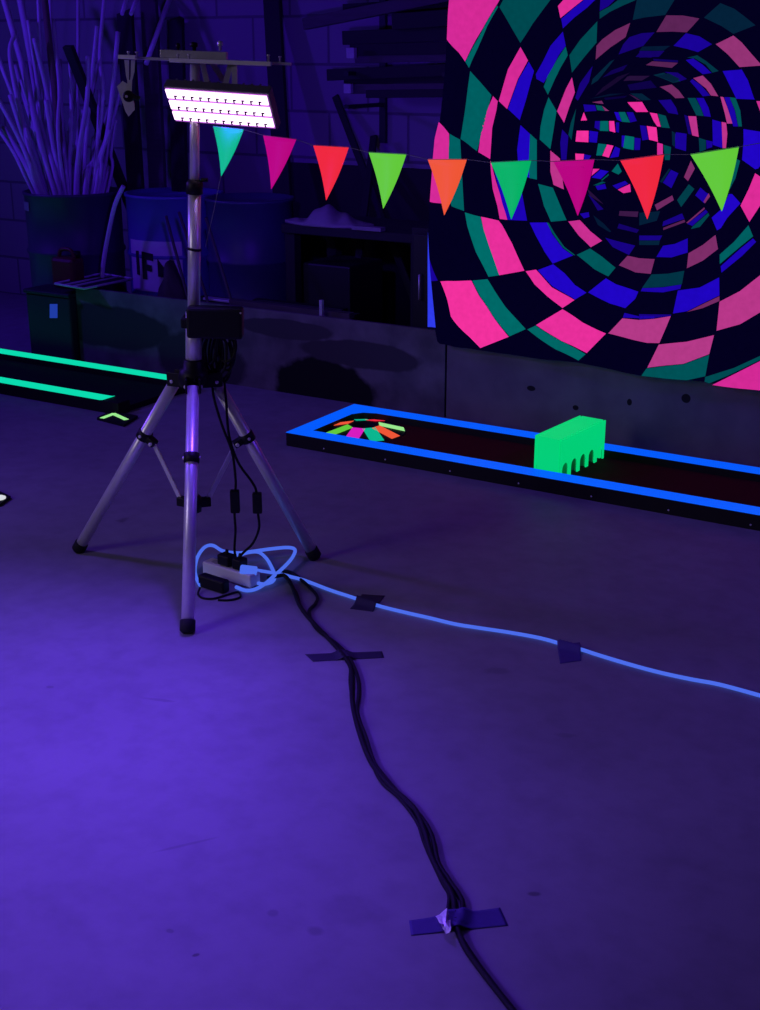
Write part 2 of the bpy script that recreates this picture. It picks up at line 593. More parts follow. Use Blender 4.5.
# ------------------------------------------------------------------ tapestry
TY = 5.225
LEFT = [(-120, 449), (0, 449.5), (39, 446), (60, 444.5), (120, 440), (140, 437.5), (180, 432.5), (203, 430), (230, 428.5), (328, 427)]
BOT = [(427, 329.5), (437, 328.5), (438, 343), (449, 345.4), (480, 350.5), (520, 356), (578, 363), (640, 375), (706, 382), (760, 391), (840, 402)]


def lerp(tab, t):
    if t <= tab[0][0]:
        return tab[0][1]
    for (a, u), (b, v) in zip(tab, tab[1:]):
        if t <= b:
            return u + (v - u) * (t - a) / (b - a)
    return tab[-1][1]


def ripple(x, z):
    e = math.exp(-max(0, x + 2.9) / 0.14)
    return (-0.005 * math.sin(13 * x + 2.2 * z) - 0.0035 * math.sin(29 * x - 4 * z + 1) - 0.011 * e * math.sin(62 * x + 3 * z)
            - 0.003 * math.sin(9 * z + 17 * x))


def shard(w, z):
    return w


tb = bmesh.new()
lay = tb.loops.layers.float_color.new('print')
NX, NZ = 150, 120
pxs = [427 + (830 - 427) * (i / NX) for i in range(NX + 1)]
grid = []
TOPZ = 2.25
for i in range(NX + 1):
    row = []
    for j in range(NZ + 1):
        # pixel guides of the outline are carried on to the cloth's own plane
        f = i / NX
        yy = -130 + (345 + 130) * (j / NZ)
        xl = lerp(LEFT, yy)
        xr = 835
        xx = xl + (xr - xl) * f
        yb = lerp(BOT, xx)
        yy = -130 + (yb + 130) * (j / NZ)
        xl = lerp(LEFT, yy)
        xx = xl + (xr - xl) * f
        p = aty(xx, yy, TY)
        p.y += ripple(p.x, p.z)
        row.append(tb.verts.new(p))
    grid.append(row)
for i in range(NX):
    for j in range(NZ):
        fc = tb.faces.new((grid[i][j], grid[i + 1][j], grid[i + 1][j + 1], grid[i][j + 1]))
        fc.smooth = True
        for l in fc.loops:
            l[lay] = (*rgb(3, 1, 30), 1)  # black ground tinted blue for camera veiling haze
PINK, GREEN, BLUE = rgb(240, 48, 150), rgb(0, 108, 108), rgb(28, 0, 195)
T = {'T1': (425, 0, 6.3333), 'T2': (535, 0, 6.3333), 'T3': (640, 0, 6.3333), 'T4': (425, 110, 6.3333), 'T5': (540, 90, 7.6), 'T6': (640, 110, 6.3333),
     'T7': (425, 220, 6.3333), 'T8': (535, 160, 6.3333), 'T9': (640, 210, 6.3333), 'T10': (535, 270, 6.3333), 'T11': (640, 290, 6.3333),
     'T13': (570, 50, 6.909), 'F': (0, 0, 1)}
CELLS = [
 ('T1','P',.85,[(190,-300),(190,0),(145,95),(135,250),(210,330),(250,390),(330,245),(395,135),(460,30),(560,-150),(600,-300)]),
 ('T1','G',.8,[(462,35),(400,130),(335,250),(252,392),(277,430),(335,310),(400,165),(468,45)]),
 ('T1','G',.5,[(476,45),(560,-120),(680,-250),(950,-250),(820,-30),(755,52),(680,150),(602,272),(520,120)]),
 ('F','G',.75,[(470,71),(492.8,95),(486.8,110),(481.2,128),(477.2,151),(460,139),(462,124),(464,110),(467,88)]),
 ('F','P',.85,[(494.5,96),(499,101),(497.6,110),(493,128),(490.5,159),(478.5,152),(482,128),(488,110)]),
 ('T1','P',.85,[(603,298),(650,383),(590,500),(560,590),(525,690),(475,640),(500,550),(530,440)]),
 ('T1','B',.9,[(655,390),(690,450),(670,520),(640,640),(605,760),(530,690),(565,590),(595,500)]),
 ('T4','P',.85,[(90,75),(155,150),(150,240),(145,310),(140,400),(150,600),(35,580),(50,430),(60,300),(70,180)]),
 ('T4','G',.75,[(160,150),(220,188),(218,300),(225,480),(245,640),(165,610),(150,560),(148,400),(152,240)]),
 ('T4','P',.85,[(415,320),(420,400),(430,500),(460,610),(475,690),(525,695),(490,580),(450,450),(420,330)]),
 ('T4','B',.9,[(610,95),(670,150),(665,300),(668,430),(600,395),(590,250)]),
 ('T4','G',.8,[(672,150),(712,190),(705,300),(712,440),(668,430),(665,320)]),
 ('T4','B',.8,[(430,335),(600,400),(620,560),(650,700),(527,695),(490,590),(455,450)]),
 ('F','G',.95,[(464.5,212.5),(481,216.5),(484,230),(489,246),(500,275),(488,277),(476,252),(467,226)]),
 ('F','P',.95,[(481.5,216.6),(499,220.5),(502.4,224.7),(513.4,243.7),(525,270.5),(500,275),(489,246),(484,230)]),
 ('F','B',.95,[(530,222.5),(547,222.5),(552.5,234),(563.5,248.5),(573,255.5),(553,263.5),(544.5,251.6),(536,236)]),
 ('T8','G',.6,[(75,395),(110,460),(180,555),(245,603),(255,603),(190,550),(125,460),(88,398)]),
 ('T5','G',.75,[(62,55),(120,160),(100,260),(85,370),(75,450),(0,375),(5,280),(30,150)]),
 ('T2','P',.8,[(235,490),(255,585),(215,680),(180,778),(135,705),(165,630),(195,560)]),
 ('T2','P',.9,[(148,38),(185,-5),(240,-60),(380,-60),(300,-5),(240,50),(163,115)]),
 ('T2','B',.8,[(168,120),(240,55),(310,0),(380,-50),(440,-50),(330,50),(250,110),(178,180)]),
 ('T2','B',.8,[(178,200),(195,290),(150,350),(105,440),(55,525),(10,500),(5,470),(50,390),(100,290)]),
 ('T2','G',.7,[(195,295),(208,350),(160,430),(120,510),(80,600),(55,550),(80,480),(110,430),(150,360)]),
 ('T2','G',.5,[(400,135),(395,270),(310,370),(235,460),(218,350),(290,250)]),
 ('T2','P',.38,[(605,145),(575,235),(480,300),(390,378),(395,290),(430,250),(510,190)]),
 ('T2','G',.4,[(415,120),(415,75),(480,40),(530,0),(620,-10),(640,0),(560,35),(480,75)]),
 ('T2','B',.5,[(425,-10),(520,-10),(470,40),(415,70),(420,0)]),
 ('F','G',.22,[(645,-40),(636,10),(633,20),(645,17.5),(665,15),(674,0),(690,-40)]),
 ('T3','P',.32,[(165,97),(270,98),(380,117),(340,160),(295,205),(200,200),(105,203)]),
 ('T3','G',.2,[(515,20),(600,55),(660,100),(735,160),(595,215),(520,165),(410,112)]),
 ('T3','P',.55,[(595,225),(650,270),(705,335),(775,415),(635,425),(560,345),(483,280)]),
 ('T3','B',.6,[(290,210),(380,230),(460,280),(370,330),(300,310),(210,290)]),
 ('T2','B',.4,[(600,235),(680,210),(760,205),(730,240),(690,290),(530,345),(560,280)]),
 ('T3','B',.85,[(525,450),(650,440),(690,510),(725,620),(730,630),(615,625),(585,550)]),
 ('T3','G',.3,[(300,365),(365,350),(420,385),(500,450),(460,460),(420,410),(350,370)]),
 ('T3','B',.7,[(290,380),(340,370),(400,410),(455,462),(400,470),(350,430)]),
 ('T3','G',.15,[(20,295),(190,290),(150,320),(0,320)]),
 ('T2','B',.35,[(670,330),(760,325),(740,365),(640,360)]),
 ('T3','B',.35,[(0,322),(155,322),(120,360),(0,365)]),
 ('T3','P',.3,[(80,388),(240,398),(200,430),(40,412)]),
 ('T3','B',.3,[(85,372),(240,382),(240,396),(90,386)]),
 ('T3','G',.25,[(85,475),(150,460),(220,500),(260,515),(210,525),(150,500)]),
 ('T3','B',.4,[(155,455),(240,460),(300,500),(255,515),(200,480)]),
 ('T3','P',.55,[(400,478),(450,530),(497,610),(450,605),(420,560),(340,495)]),
 ('T3','B',.6,[(335,500),(390,540),(445,605),(400,610),(360,560),(320,515)]),
 ('T3','P',.4,[(125,550),(200,535),(245,570),(285,620),(225,622),(190,590)]),
 ('T2','P',.12,[(600,480),(730,480),(680,510),(570,510)]),
 ('T3','P',.7,[(510,612),(530,615),(560,690),(590,782),(555,782),(540,720)]),
 ('T3','B',.7,[(535,615),(570,615),(605,700),(625,800),(595,800),(565,700)]),
 ('T3','G',.6,[(572,615),(610,620),(640,700),(650,800),(628,800),(608,700)]),
 ('T3','G',.45,[(305,620),(355,620),(385,680),(405,735),(360,730),(330,670)]),
 ('T3','B',.7,[(360,620),(405,620),(435,680),(450,740),(408,735),(388,680)]),
 ('T3','B',.5,[(115,635),(195,630),(230,680),(245,725),(180,715)]),
 ('T3','P',.8,[(740,640),(830,640),(830,790),(765,710)]),
 ('T13','P',.95,[(400,360),(500,358),(540,428),(460,428),(420,385)]),
 ('T13','P',.95,[(550,432),(600,440),(625,530),(600,528),(575,490)]),
 ('T13','G',.55,[(605,440),(660,455),(690,540),(630,535)]),
 ('T13','P',1,[(530,525),(595,535),(605,635),(545,620)]),
 ('T13','B',.6,[(485,520),(525,525),(542,618),(500,625)]),
 ('T13','G',.75,[(340,428),(385,428),(420,500),(365,495)]),
 ('T13','B',.9,[(310,428),(338,430),(362,495),(330,480)]),
 ('T13','B',.6,[(395,428),(440,430),(465,490),(422,500)]),
 ('T13','G',.85,[(215,490),(270,490),(272,560),(212,558)]),
 ('T13','P',1,[(275,490),(310,490),(320,570),(278,558)]),
 ('T13','B',.6,[(180,490),(213,490),(210,555),(175,535)]),
 ('T13','B',.6,[(322,500),(345,500),(345,570),(325,565)]),
 ('T13','P',1,[(50,557),(135,557),(132,637),(40,632)]),
 ('T13','B',.8,[(140,557),(200,565),(190,640),(137,635)]),
 ('T13','P',1,[(103,428),(125,485),(80,487)]),
 ('T13','P',1,[(38,715),(100,718),(95,760),(40,760)]),
 ('T13','B',.7,[(103,720),(150,730),(130,760),(98,760)]),
 ('T13','G',.85,[(200,645),(260,652),(225,728),(185,728)]),
 ('T13','P',1,[(262,652),(308,660),(275,742),(228,730)]),
 ('T13','B',.8,[(320,665),(355,680),(345,735),(283,745)]),
 ('T13','G',.95,[(388,590),(448,600),(445,690),(375,675)]),
 ('T13','B',.6,[(450,605),(490,610),(485,690),(450,690)]),
 ('T13','B',.8,[(365,590),(387,590),(378,670),(365,665)]),
 ('T13','G',.6,[(185,380),(225,385),(245,420),(195,415)]),
 ('T13','P',.5,[(228,385),(275,420),(248,420)]),
 ('T13','B',.6,[(100,375),(180,380),(190,420),(110,425)]),
 ('T13','P',.4,[(160,360),(225,350),(238,372),(200,368)]),
 ('T13','P',.85,[(600,640),(640,650),(640,760),(600,760)]),
 ('T13','G',.5,[(645,655),(700,670),(690,760),(655,760)]),
 ('T13','B',.75,[(728,580),(780,580),(780,650),(730,650)]),
 ('T13','G',.25,[(705,560),(725,570),(728,660),(708,650)]),
 ('T13','G',.2,[(420,300),(500,300),(560,345),(500,348)]),
 ('T13','P',.2,[(410,305),(450,320),(495,350),(470,345)]),
 ('T13','B',.45,[(165,110),(140,220),(60,350),(40,330),(75,230)]),
 ('T13','G',.22,[(280,80),(310,65),(260,130),(200,210),(155,240),(165,200)]),
 ('T13','B',.25,[(290,140),(400,100),(370,140),(230,190)]),
 ('T13','P',.12,[(400,182),(540,180),(470,205),(370,215)]),
 ('T13','B',.2,[(400,240),(560,210),(600,260),(420,280)]),
 ('T13','P',.06,[(330,185),(420,155),(290,250),(180,320),(230,260)]),
 ('T13','G',.12,[(150,335),(280,302),(380,300),(200,330)]),
 ('T13','B',.15,[(240,330),(400,315),(380,330),(250,345)]),
 ('T13','G',.18,[(600,180),(680,160),(760,200),(720,225),(660,200)]),
 ('T5','G',.4,[(280,140),(265,220),(240,380),(215,340),(235,250)]),
 ('T5','B',.5,[(165,300),(215,350),(200,530),(160,530),(150,400)]),
 ('T6','P',.75,[(310,38),(360,40),(375,170),(335,160)]),
 ('T6','B',.4,[(285,30),(308,38),(330,155),(310,150)]),
 ('T6','B',.8,[(460,60),(515,75),(525,140),(526,240),(465,220),(470,140)]),
 ('T6','P',.75,[(520,75),(550,80),(558,150),(550,240),(528,240),(535,150)]),
 ('T6','G',.35,[(375,175),(420,190),(420,250),(380,265)]),
 ('T6','B',.6,[(422,190),(465,200),(460,235),(425,245)]),
 ('T6','B',.6,[(230,140),(300,150),(295,260),(225,240)]),
 ('T6','G',.2,[(205,140),(228,145),(222,235),(205,220)]),
 ('T6','B',.95,[(660,120),(840,150),(840,240),(750,370),(730,375),(650,315),(660,200)]),
 ('T6','P',.9,[(730,400),(775,430),(840,430),(815,520),(740,640),(695,708),(640,605),(690,500)]),
 ('T6','P',.45,[(325,320),(350,370),(305,450),(280,425)]),
 ('T6','G',.65,[(610,305),(638,320),(610,430),(575,500),(560,490),(590,400)]),
 ('T6','B',.7,[(560,330),(605,310),(588,400),(558,480),(540,440)]),
 ('T6','G',.2,[(185,370),(195,375),(140,460),(125,455)]),
 ('T6','B',.6,[(198,378),(245,400),(200,495),(145,460)]),
 ('T6','P',.4,[(205,540),(215,570),(110,635),(95,600)]),
 ('T6','G',.4,[(310,470),(345,500),(260,615),(235,570)]),
 ('T6','B',.65,[(385,490),(420,520),(440,530),(410,590),(350,540)]),
 ('T6','P',.45,[(440,525),(450,545),(415,590),(405,580)]),
 ('T6','P',.4,[(290,715),(410,615),(415,625),(300,718)]),
 ('T6','B',.6,[(420,630),(435,645),(330,735),(297,722)]),
 ('T6','G',.45,[(437,650),(445,665),(380,740),(320,755),(332,738)]),
 ('T6','B',.95,[(570,530),(590,530),(640,590),(560,680),(520,745),(495,760),(460,680),(530,620)]),
 ('T6','G',.18,[(0,650),(130,640),(110,700),(0,730)]),
 ('T6','B',.5,[(265,655),(280,690),(145,735),(150,705)]),
 ('T6','P',.3,[(280,695),(285,710),(150,760),(150,745)]),
 ('T9','G',.75,[(690,95),(720,165),(640,230),(510,340),(510,280),(600,200)]),
 ('T9','B',.8,[(720,178),(740,200),(650,290),(520,395),(515,355),(640,243)]),
 ('T9','P',.45,[(485,155),(500,245),(400,320),(295,370),(305,275),(400,220)]),
 ('T9','B',.75,[(300,180),(300,270),(200,300),(110,295),(150,225),(220,215)]),
 ('T9','B',.5,[(0,160),(145,160),(130,190),(0,190)]),
 ('T9','G',.2,[(0,192),(130,192),(125,220),(0,220)]),
 ('T8','P',.42,[(590,605),(665,620),(765,625),(740,718),(640,710),(535,665)]),
 ('T9','G',.3,[(80,405),(180,402),(280,385),(265,470),(150,485),(20,490)]),
 ('T9','B',.7,[(20,492),(150,488),(262,472),(255,500),(150,520),(10,512)]),
 ('T9','B',.9,[(505,425),(505,540),(400,590),(300,640),(210,655),(240,510),(380,490)]),
 ('T9','P',.4,[(505,545),(505,575),(400,620),(300,645),(400,595)]),
 ('T9','P',.72,[(780,400),(900,300),(900,540),(775,640),(640,720),(485,765),(505,580),(640,510)]),
 ('F','P',.5,[(770,75),(800,70),(822,112),(790,118)]),
 ('F','G',.5,[(768,18),(800,0),(828,40),(795,62)]),
 ('F','B',.9,[(800,225),(830,180),(832,240),(812,270)]),
 ('F','B',.9,[(785,335),(830,300),(832,345),(800,365)]),
 ('F','P',.6,[(800,130),(828,125),(832,165),(806,170)]),
 ('T11','B',.5,[(0,150),(200,155),(195,165),(0,185)]),
 ('T10','B',.7,[(570,270),(662,290),(760,290),(760,305),(560,300)]),
 ('F','P',.7,[(623,318),(640,319.5),(655,318.5),(671,316),(666,328),(659.5,343),(648,342.5),(635,339.5),(609,333)]),
 ('T11','P',.7,[(120,345),(300,325),(470,285),(440,405),(280,465),(50,490)]),
 ('T11','G',.6,[(45,495),(280,468),(440,410),(415,545),(300,570),(150,560),(15,540)]),
 ('T11','G',.5,[(775,410),(900,330),(900,370),(775,435),(560,540),(440,590),(410,580),(415,550),(600,490)]),
 ('T11','P',.85,[(775,442),(900,380),(1100,560),(1000,655),(775,636),(460,600),(560,550)]),
 ('F','P',.95,[(526.5,271),(536.5,269.5),(552.4,287),(574.5,300),(562.6,308),(548,296),(535,284)]),
 ('F','B',.95,[(538,270),(554,264),(565,273),(575,285),(587,292.5),(575,299.5),(553,286)]),
 ('T10','B',.95,[(455,50),(520,90),(660,135),(640,180),(575,240),(480,210),(340,140)]),
 ('T8','G',.65,[(350,560),(430,610),(515,680),(470,735),(380,690),(265,600)]),
 ('T10','P',.95,[(175,248),(300,330),(455,400),(330,525),(170,450),(15,345)]),
 ('F','G',.85,[(537,325),(561,341),(586,354),(578.5,360.5),(556,349),(528.5,329)]),
 ('F','P',1,[(441.6,281),(471.6,280.5),(479,296),(492,315),(509.5,336.5),(480.5,348),(465,332),(452,316),(448,300)]),
 ('T7','G',.9,[(300,383),(395,375),(440,440),(520,550),(645,688),(540,735),(430,605),(345,480)]),
 ('T7','B',.6,[(32,232),(92,380),(45,385)]),
 ('F','B',1.6,[(429,232),(427.6,327),(437,327),(431.5,270)]),
 ('T8','G',.75,[(25,150),(115,175),(130,230),(150,290),(205,380),(105,390),(60,290)]),
 ('T5','P',.75,[(78,460),(150,520),(150,560),(140,620),(185,755),(105,720),(80,620)]),
 ('T8','P',.8,[(285,380),(350,450),(430,510),(355,552),(280,480),(215,388)]),
 ('T8','B',.7,[(285,340),(340,330),(345,360),(310,370)]),
 ('T8','G',.15,[(370,350),(440,400),(490,450),(480,455),(400,410)]),
 ('T8','B',.5,[(450,490),(560,520),(640,540),(600,600),(500,550)]),
 ('T8','B',.4,[(335,215),(440,310),(400,320)]),
 ('T8','B',.35,[(540,400),(665,440),(650,460),(530,430)]),
 ('T8','P',.2,[(545,320),(660,325),(655,360),(540,350)]),
 ('T8','P',.12,[(330,180),(430,270),(440,280),(350,230)]),
 ('T8','P',.9,[(535,185),(610,150),(615,200),(570,208)]),
 ('T8','B',.7,[(500,160),(580,130),(600,148),(530,182)]),
 ('T8','B',.9,[(360,110),(420,60),(475,70),(420,120)]),
 ('T8','G',.6,[(425,125),(475,85),(475,95),(430,130)]),
 ('T8','B',.7,[(385,165),(450,150),(460,180),(400,190)]),
 ('T8','G',.5,[(370,160),(430,135),(455,140),(400,160)]),
 ('T8','P',.9,[(370,55),(415,55),(360,100)]),
 ('T8','G',.8,[(495,70),(535,20),(560,70),(540,90)]),
]
# the print's own inks, from the deep tunnel tones to the bright outer squares
INKS = {'P': [(0.05, (20, 8, 45)), (0.12, (38, 17, 58)), (0.2, (60, 25, 70)), (0.3, (88, 35, 84)), (0.4, (115, 42, 98)), (0.5, (140, 50, 112)), (0.7, (182, 58, 135)), (0.85, (216, 42, 150)), (1.0, (246, 50, 158))],
        'G': [(0.1, (4, 16, 45)), (0.2, (4, 34, 58)), (0.3, (2, 52, 68)), (0.5, (0, 74, 80)), (0.75, (0, 96, 96)), (1.0, (0, 114, 108))],
        'B': [(0.1, (8, 2, 48)), (0.2, (14, 2, 70)), (0.4, (22, 2, 112)), (0.6, (26, 2, 152)), (0.8, (29, 3, 178)), (1.0, (34, 6, 204))]}


def ink(k, t):
    tab = INKS[k]
    if t <= tab[0][0]:
        return rgb(*tab[0][1])
    for (a, u), (b, v) in zip(tab, tab[1:]):
        if t <= b:
            q = (t - a) / (b - a)
            return rgb(*[x + (y - x) * q for x, y in zip(u, v)])
    return rgb(*tab[-1][1])

for ci, (cr, ck, sh, pts) in enumerate(CELLS):
    ox, oy, sc_ = T[cr]
    P2 = [(ox + x / sc_, oy + y / sc_) for x, y in pts]
    cb = bmesh.new()
    vs = []
    for (x, y) in P2:
        p = aty(x, y, TY)
        vs.append(cb.verts.new((p.x, 0, p.z)))
    f = cb.faces.new(vs)
    bmesh.ops.triangulate(cb, faces=[f])
    for it in range(6):
        le = [e for e in cb.edges if e.calc_length() > 0.02]
        if not le:
            break
        bmesh.ops.subdivide_edges(cb, edges=le, cuts=1)
        bmesh.ops.triangulate(cb, faces=[q for q in cb.faces if len(q.verts) > 3])
    off = 0.0028 + 0.00003 * ci
    for v in cb.verts:
        v.co.y = TY + ripple(v.co.x, v.co.z) - off
    if sh > 1:
        colour = tuple(min(1, c) for c in rgb(48, 60, 235))
    else:
        colour = ink(ck, sh)
    mp = {v: tb.verts.new(v.co) for v in cb.verts}
    for q in cb.faces:
        vv = [mp[v] for v in q.verts]
        n = (vv[1].co - vv[0].co).cross(vv[2].co - vv[0].co)
        if n.y > 0:
            vv.reverse()
        if tb.faces.get(vv):
            continue
        nf = tb.faces.new(vv)
        nf.smooth = True
        for l in nf.loops:
            l[lay] = (*colour, 1)
    cb.free()
tmesh = bpy.data.meshes.new('tapestry')
tb.to_mesh(tmesh)
tb.free()
tap = bpy.data.objects.new('tapestry', tmesh)
COL.objects.link(tap)
tm = bpy.data.materials.new('printed_fluorescent_cloth')
tm.use_nodes = True
nt = tm.node_tree
b = nt.nodes['Principled BSDF']
at = nt.nodes.new('ShaderNodeVertexColor')
at.layer_name = 'print'
wv = nt.nodes.new('ShaderNodeTexNoise')
wv.inputs['Scale'].default_value = 40
tcx = nt.nodes.new('ShaderNodeTexCoord')
nt.links.new(tcx.outputs['Object'], wv.inputs['Vector'])
mr = nt.nodes.new('ShaderNodeMapRange')
mr.inputs['To Min'].default_value = 0.84
mr.inputs['To Max'].default_value = 1.1
nt.links.new(wv.outputs['Fac'], mr.inputs['Value'])
mm = nt.nodes.new('ShaderNodeMix')
mm.data_type = 'RGBA'
mm.blend_type = 'MULTIPLY'
mm.inputs['Factor'].default_value = 1
nt.links.new(at.outputs['Color'], mm.inputs['A'])
nt.links.new(mr.outputs['Result'], mm.inputs['B'])
nt.links.new(mm.outputs['Result'], b.inputs['Emission Color'])
b.inputs['Emission Strength'].default_value = 0.97
dk = nt.nodes.new('ShaderNodeMix')
dk.data_type = 'RGBA'
dk.blend_type = 'MULTIPLY'
dk.inputs['Factor'].default_value = 1
dk.inputs['B'].default_value = (0.16, 0.16, 0.16, 1)
nt.links.new(mm.outputs['Result'], dk.inputs['A'])
nt.links.new(dk.outputs['Result'], b.inputs['Base Color'])
b.inputs['Roughness'].default_value = 0.9
b.inputs['Specular IOR Level'].default_value = 0.0
tmesh.materials.append(tm)
tag(tap, 'black tapestry printed with a neon pink, green and blue checkered spiral tunnel', 'tapestry')

# ------------------------------------------------------------------ bunting
def fdepth(x):
    return 0.0967 * FPX / (30 + 18 * (x - 228) / 486.0)


FLAGS = [((213, 126), (243.5, 129), (221, 176), 'teal', 'teal pennant'), ((263, 135), (296, 139), (271, 189), 'magenta', 'magenta pennant nearest the lamp'),
         ((313, 145), (348.5, 147), (326, 200), 'redcard', 'red pennant, third from the lamp'), ((368.5, 152), (406, 154), (383, 208.5), 'lime', 'lime pennant left of the orange one'),
         ((427.5, 159), (466.5, 159), (444, 215), 'orange', 'orange pennant'), ((490.5, 162), (531, 160), (511, 219), 'green', 'green pennant'),
         ((553, 161), (594, 159), (577.5, 215.5), 'magenta', 'magenta pennant before the tapestry'), ((620, 160), (663.5, 154), (647, 219), 'redcard', 'red pennant before the tapestry'),
         ((690, 154), (738.5, 146.5), (721.5, 211), 'lime', 'lime pennant, last on the right')]
p0 = atd(228, 127, fdepth(228))
bunt = empty('bunting', p0, 'string of nine neon triangular pennants running from the light stand across the tapestry', 'bunting')
spts = [atd(205.5, 247, 4.3), atd(214, 210, 4.27), atd(224, 160, 4.25), atd(231, 128.2, 4.2)]
for (a, b_, c_, mk, lb_) in FLAGS:
    pa, pb = atd(*a, fdepth(a[0])), atd(*b_, fdepth(b_[0]))
    pc = atd(*c_, fdepth((a[0] + b_[0]) / 2) * 1.004)
    nrm = (pb - pa).cross(pc - pa).normalized()
    if nrm.dot(FW) > 0:
        nrm = -nrm
    dn = -nrm
    spts += [pa + Vector((0, 0, -0.001)), pb + Vector((0, 0, -0.001))]
    # slightly bellied pennant, folded over the string at its top
    mb = MB()
    n = 8
    rows = []
    for k in range(n + 1):
        t = k / n
        l = pa.lerp(pc, t)
        r = pb.lerp(pc, t)
        bow = dn * (0.005 * math.sin(PI * t))
        m_ = (l + r) / 2 + bow * 1.5
        rows.append([l + bow, m_, r + bow])
    fr = [[mb.bm.verts.new(q) for q in rw] for rw in rows]
    bk = [[mb.bm.verts.new(q + dn * 0.0016) for q in rw] for rw in rows]
    for k in range(n):
        for i in range(2):
            mb.bm.faces.new((fr[k][i], fr[k][i + 1], fr[k + 1][i + 1], fr[k + 1][i])).smooth = True
            mb.bm.faces.new((bk[k][i + 1], bk[k][i], bk[k + 1][i], bk[k + 1][i + 1])).smooth = True
        mb.bm.faces.new((fr[k][0], fr[k + 1][0], bk[k + 1][0], bk[k][0]))
        mb.bm.faces.new((fr[k][2], bk[k][2], bk[k + 1][2], fr[k + 1][2]))
    for i in range(2):
        mb.bm.faces.new((fr[0][i + 1], fr[0][i], bk[0][i], bk[0][i + 1]))
    bmesh.ops.remove_doubles(mb.bm, verts=mb.bm.verts[:], dist=1e-5)
    tag(mb.build('pennant', M[mk], bunt), lb_)
spts.append(atd(760, 143, fdepth(760)))
spts.append(atd(900, 115, fdepth(900)))
spts.append(atd(1300, 20, fdepth(1300)))
MB().tube(spts, 0.0008, 6).build('string', pmat('grey_string', (0.25, 0.24, 0.26), 0.8), bunt)

# ------------------------------------------------------------------ light stand (tripod)
BASE = Vector((-2.602, 3.107, 0))
TOPP = Vector((-2.53, 3.15, 1.617))
AX = (TOPP - BASE).normalized()
NF = Vector((FW.x, FW.y, 0)).normalized()


def pole(z):
    return BASE + (TOPP - BASE) * (z / TOPP.z)


def onp(x, y, back=0.0):
    """point of the upright plane that holds the stand's axis and faces the camera"""
    d = ray(x, y)
    c = BASE + NF * back
    return EYE + d * ((c - EYE).dot(NF) / d.dot(NF))


def poleat(y):
    return pole(onp(195, y).z)


stand = empty('light_stand', BASE, 'silver tripod light stand with black hub, carrying the violet lamp and crossbar', 'light stand')
MB().tube([poleat(64), poleat(196)], 0.0145, 20).build('upper_tube', M['steel'], stand)
MB().tube([poleat(190), poleat(318)], 0.0195, 20).build('middle_tube', M['steel'], stand)
MB().tube([poleat(312), poleat(368)], 0.0255, 20).build('lower_tube', M['steel'], stand)
MB().tube([poleat(370), pole(0.22)], 0.017, 16).build('centre_tube', M['steel'], stand)
MB().lathe([(0.02, -0.022), (0.025, -0.02), (0.025, 0.012), (0.018, 0.022)], poleat(187), 24, axis=AX).lathe([(0.006, 0), (0.006, 0.02)], poleat(180) + RT * 0.02, 12, axis=RT).build('clamp_collar', M['black'], stand)
MB().lathe([(0.0215, -0.004), (0.0225, -0.002), (0.0225, 0.002), (0.0215, 0.004)], poleat(249), 24, axis=AX + RT * 0.12).build('cable_tie', M['black'], stand)
hubc = poleat(376)
hb = MB().lathe([(0.03, -0.035), (0.046, -0.03), (0.048, 0.0), (0.044, 0.02), (0.034, 0.025), (0.032, 0.05), (0.027, 0.055)], hubc, 28, axis=AX)
FEET = [atz(77, 551.5), atz(316.5, 559), atz(187.5, 634.5)]
HINGE = []
for fi, ft in enumerate(FEET):
    d = ft - BASE
    d.z = 0
    d.normalize()
    h = hubc + d * (0.068 if fi < 2 else 0.062) + Vector((0, 0, -0.02))
    HINGE.append(h)
    s = Vector((-d.y, d.x, 0))
    for sg in (-1, 1):
        hb.box(hubc + d * 0.058 + s * sg * 0.021 + Vector((0, 0, -0.014)), (0.06, 0.006, 0.045), rot=frame(d, (0, 0, 1)), bev=0.002)
hb.build('hub', M['black'], stand)
for h, ft in zip(HINGE, FEET):
    d = ft - BASE
    d.z = 0
    d.normalize()
    s = Vector((-d.y, d.x, 0))
    for sg in (-1, 1):
        MB().lathe([(0.006, 0.0), (0.006, 0.004), (0.003, 0.006)], h + s * sg * 0.0235, 10, axis=s * sg).build('hinge_bolt', M['steel'], stand)
spc = pole(0.255)
sp = MB().lathe([(0.02, -0.03), (0.028, -0.026), (0.028, 0.02), (0.021, 0.028)], spc, 24, axis=AX)
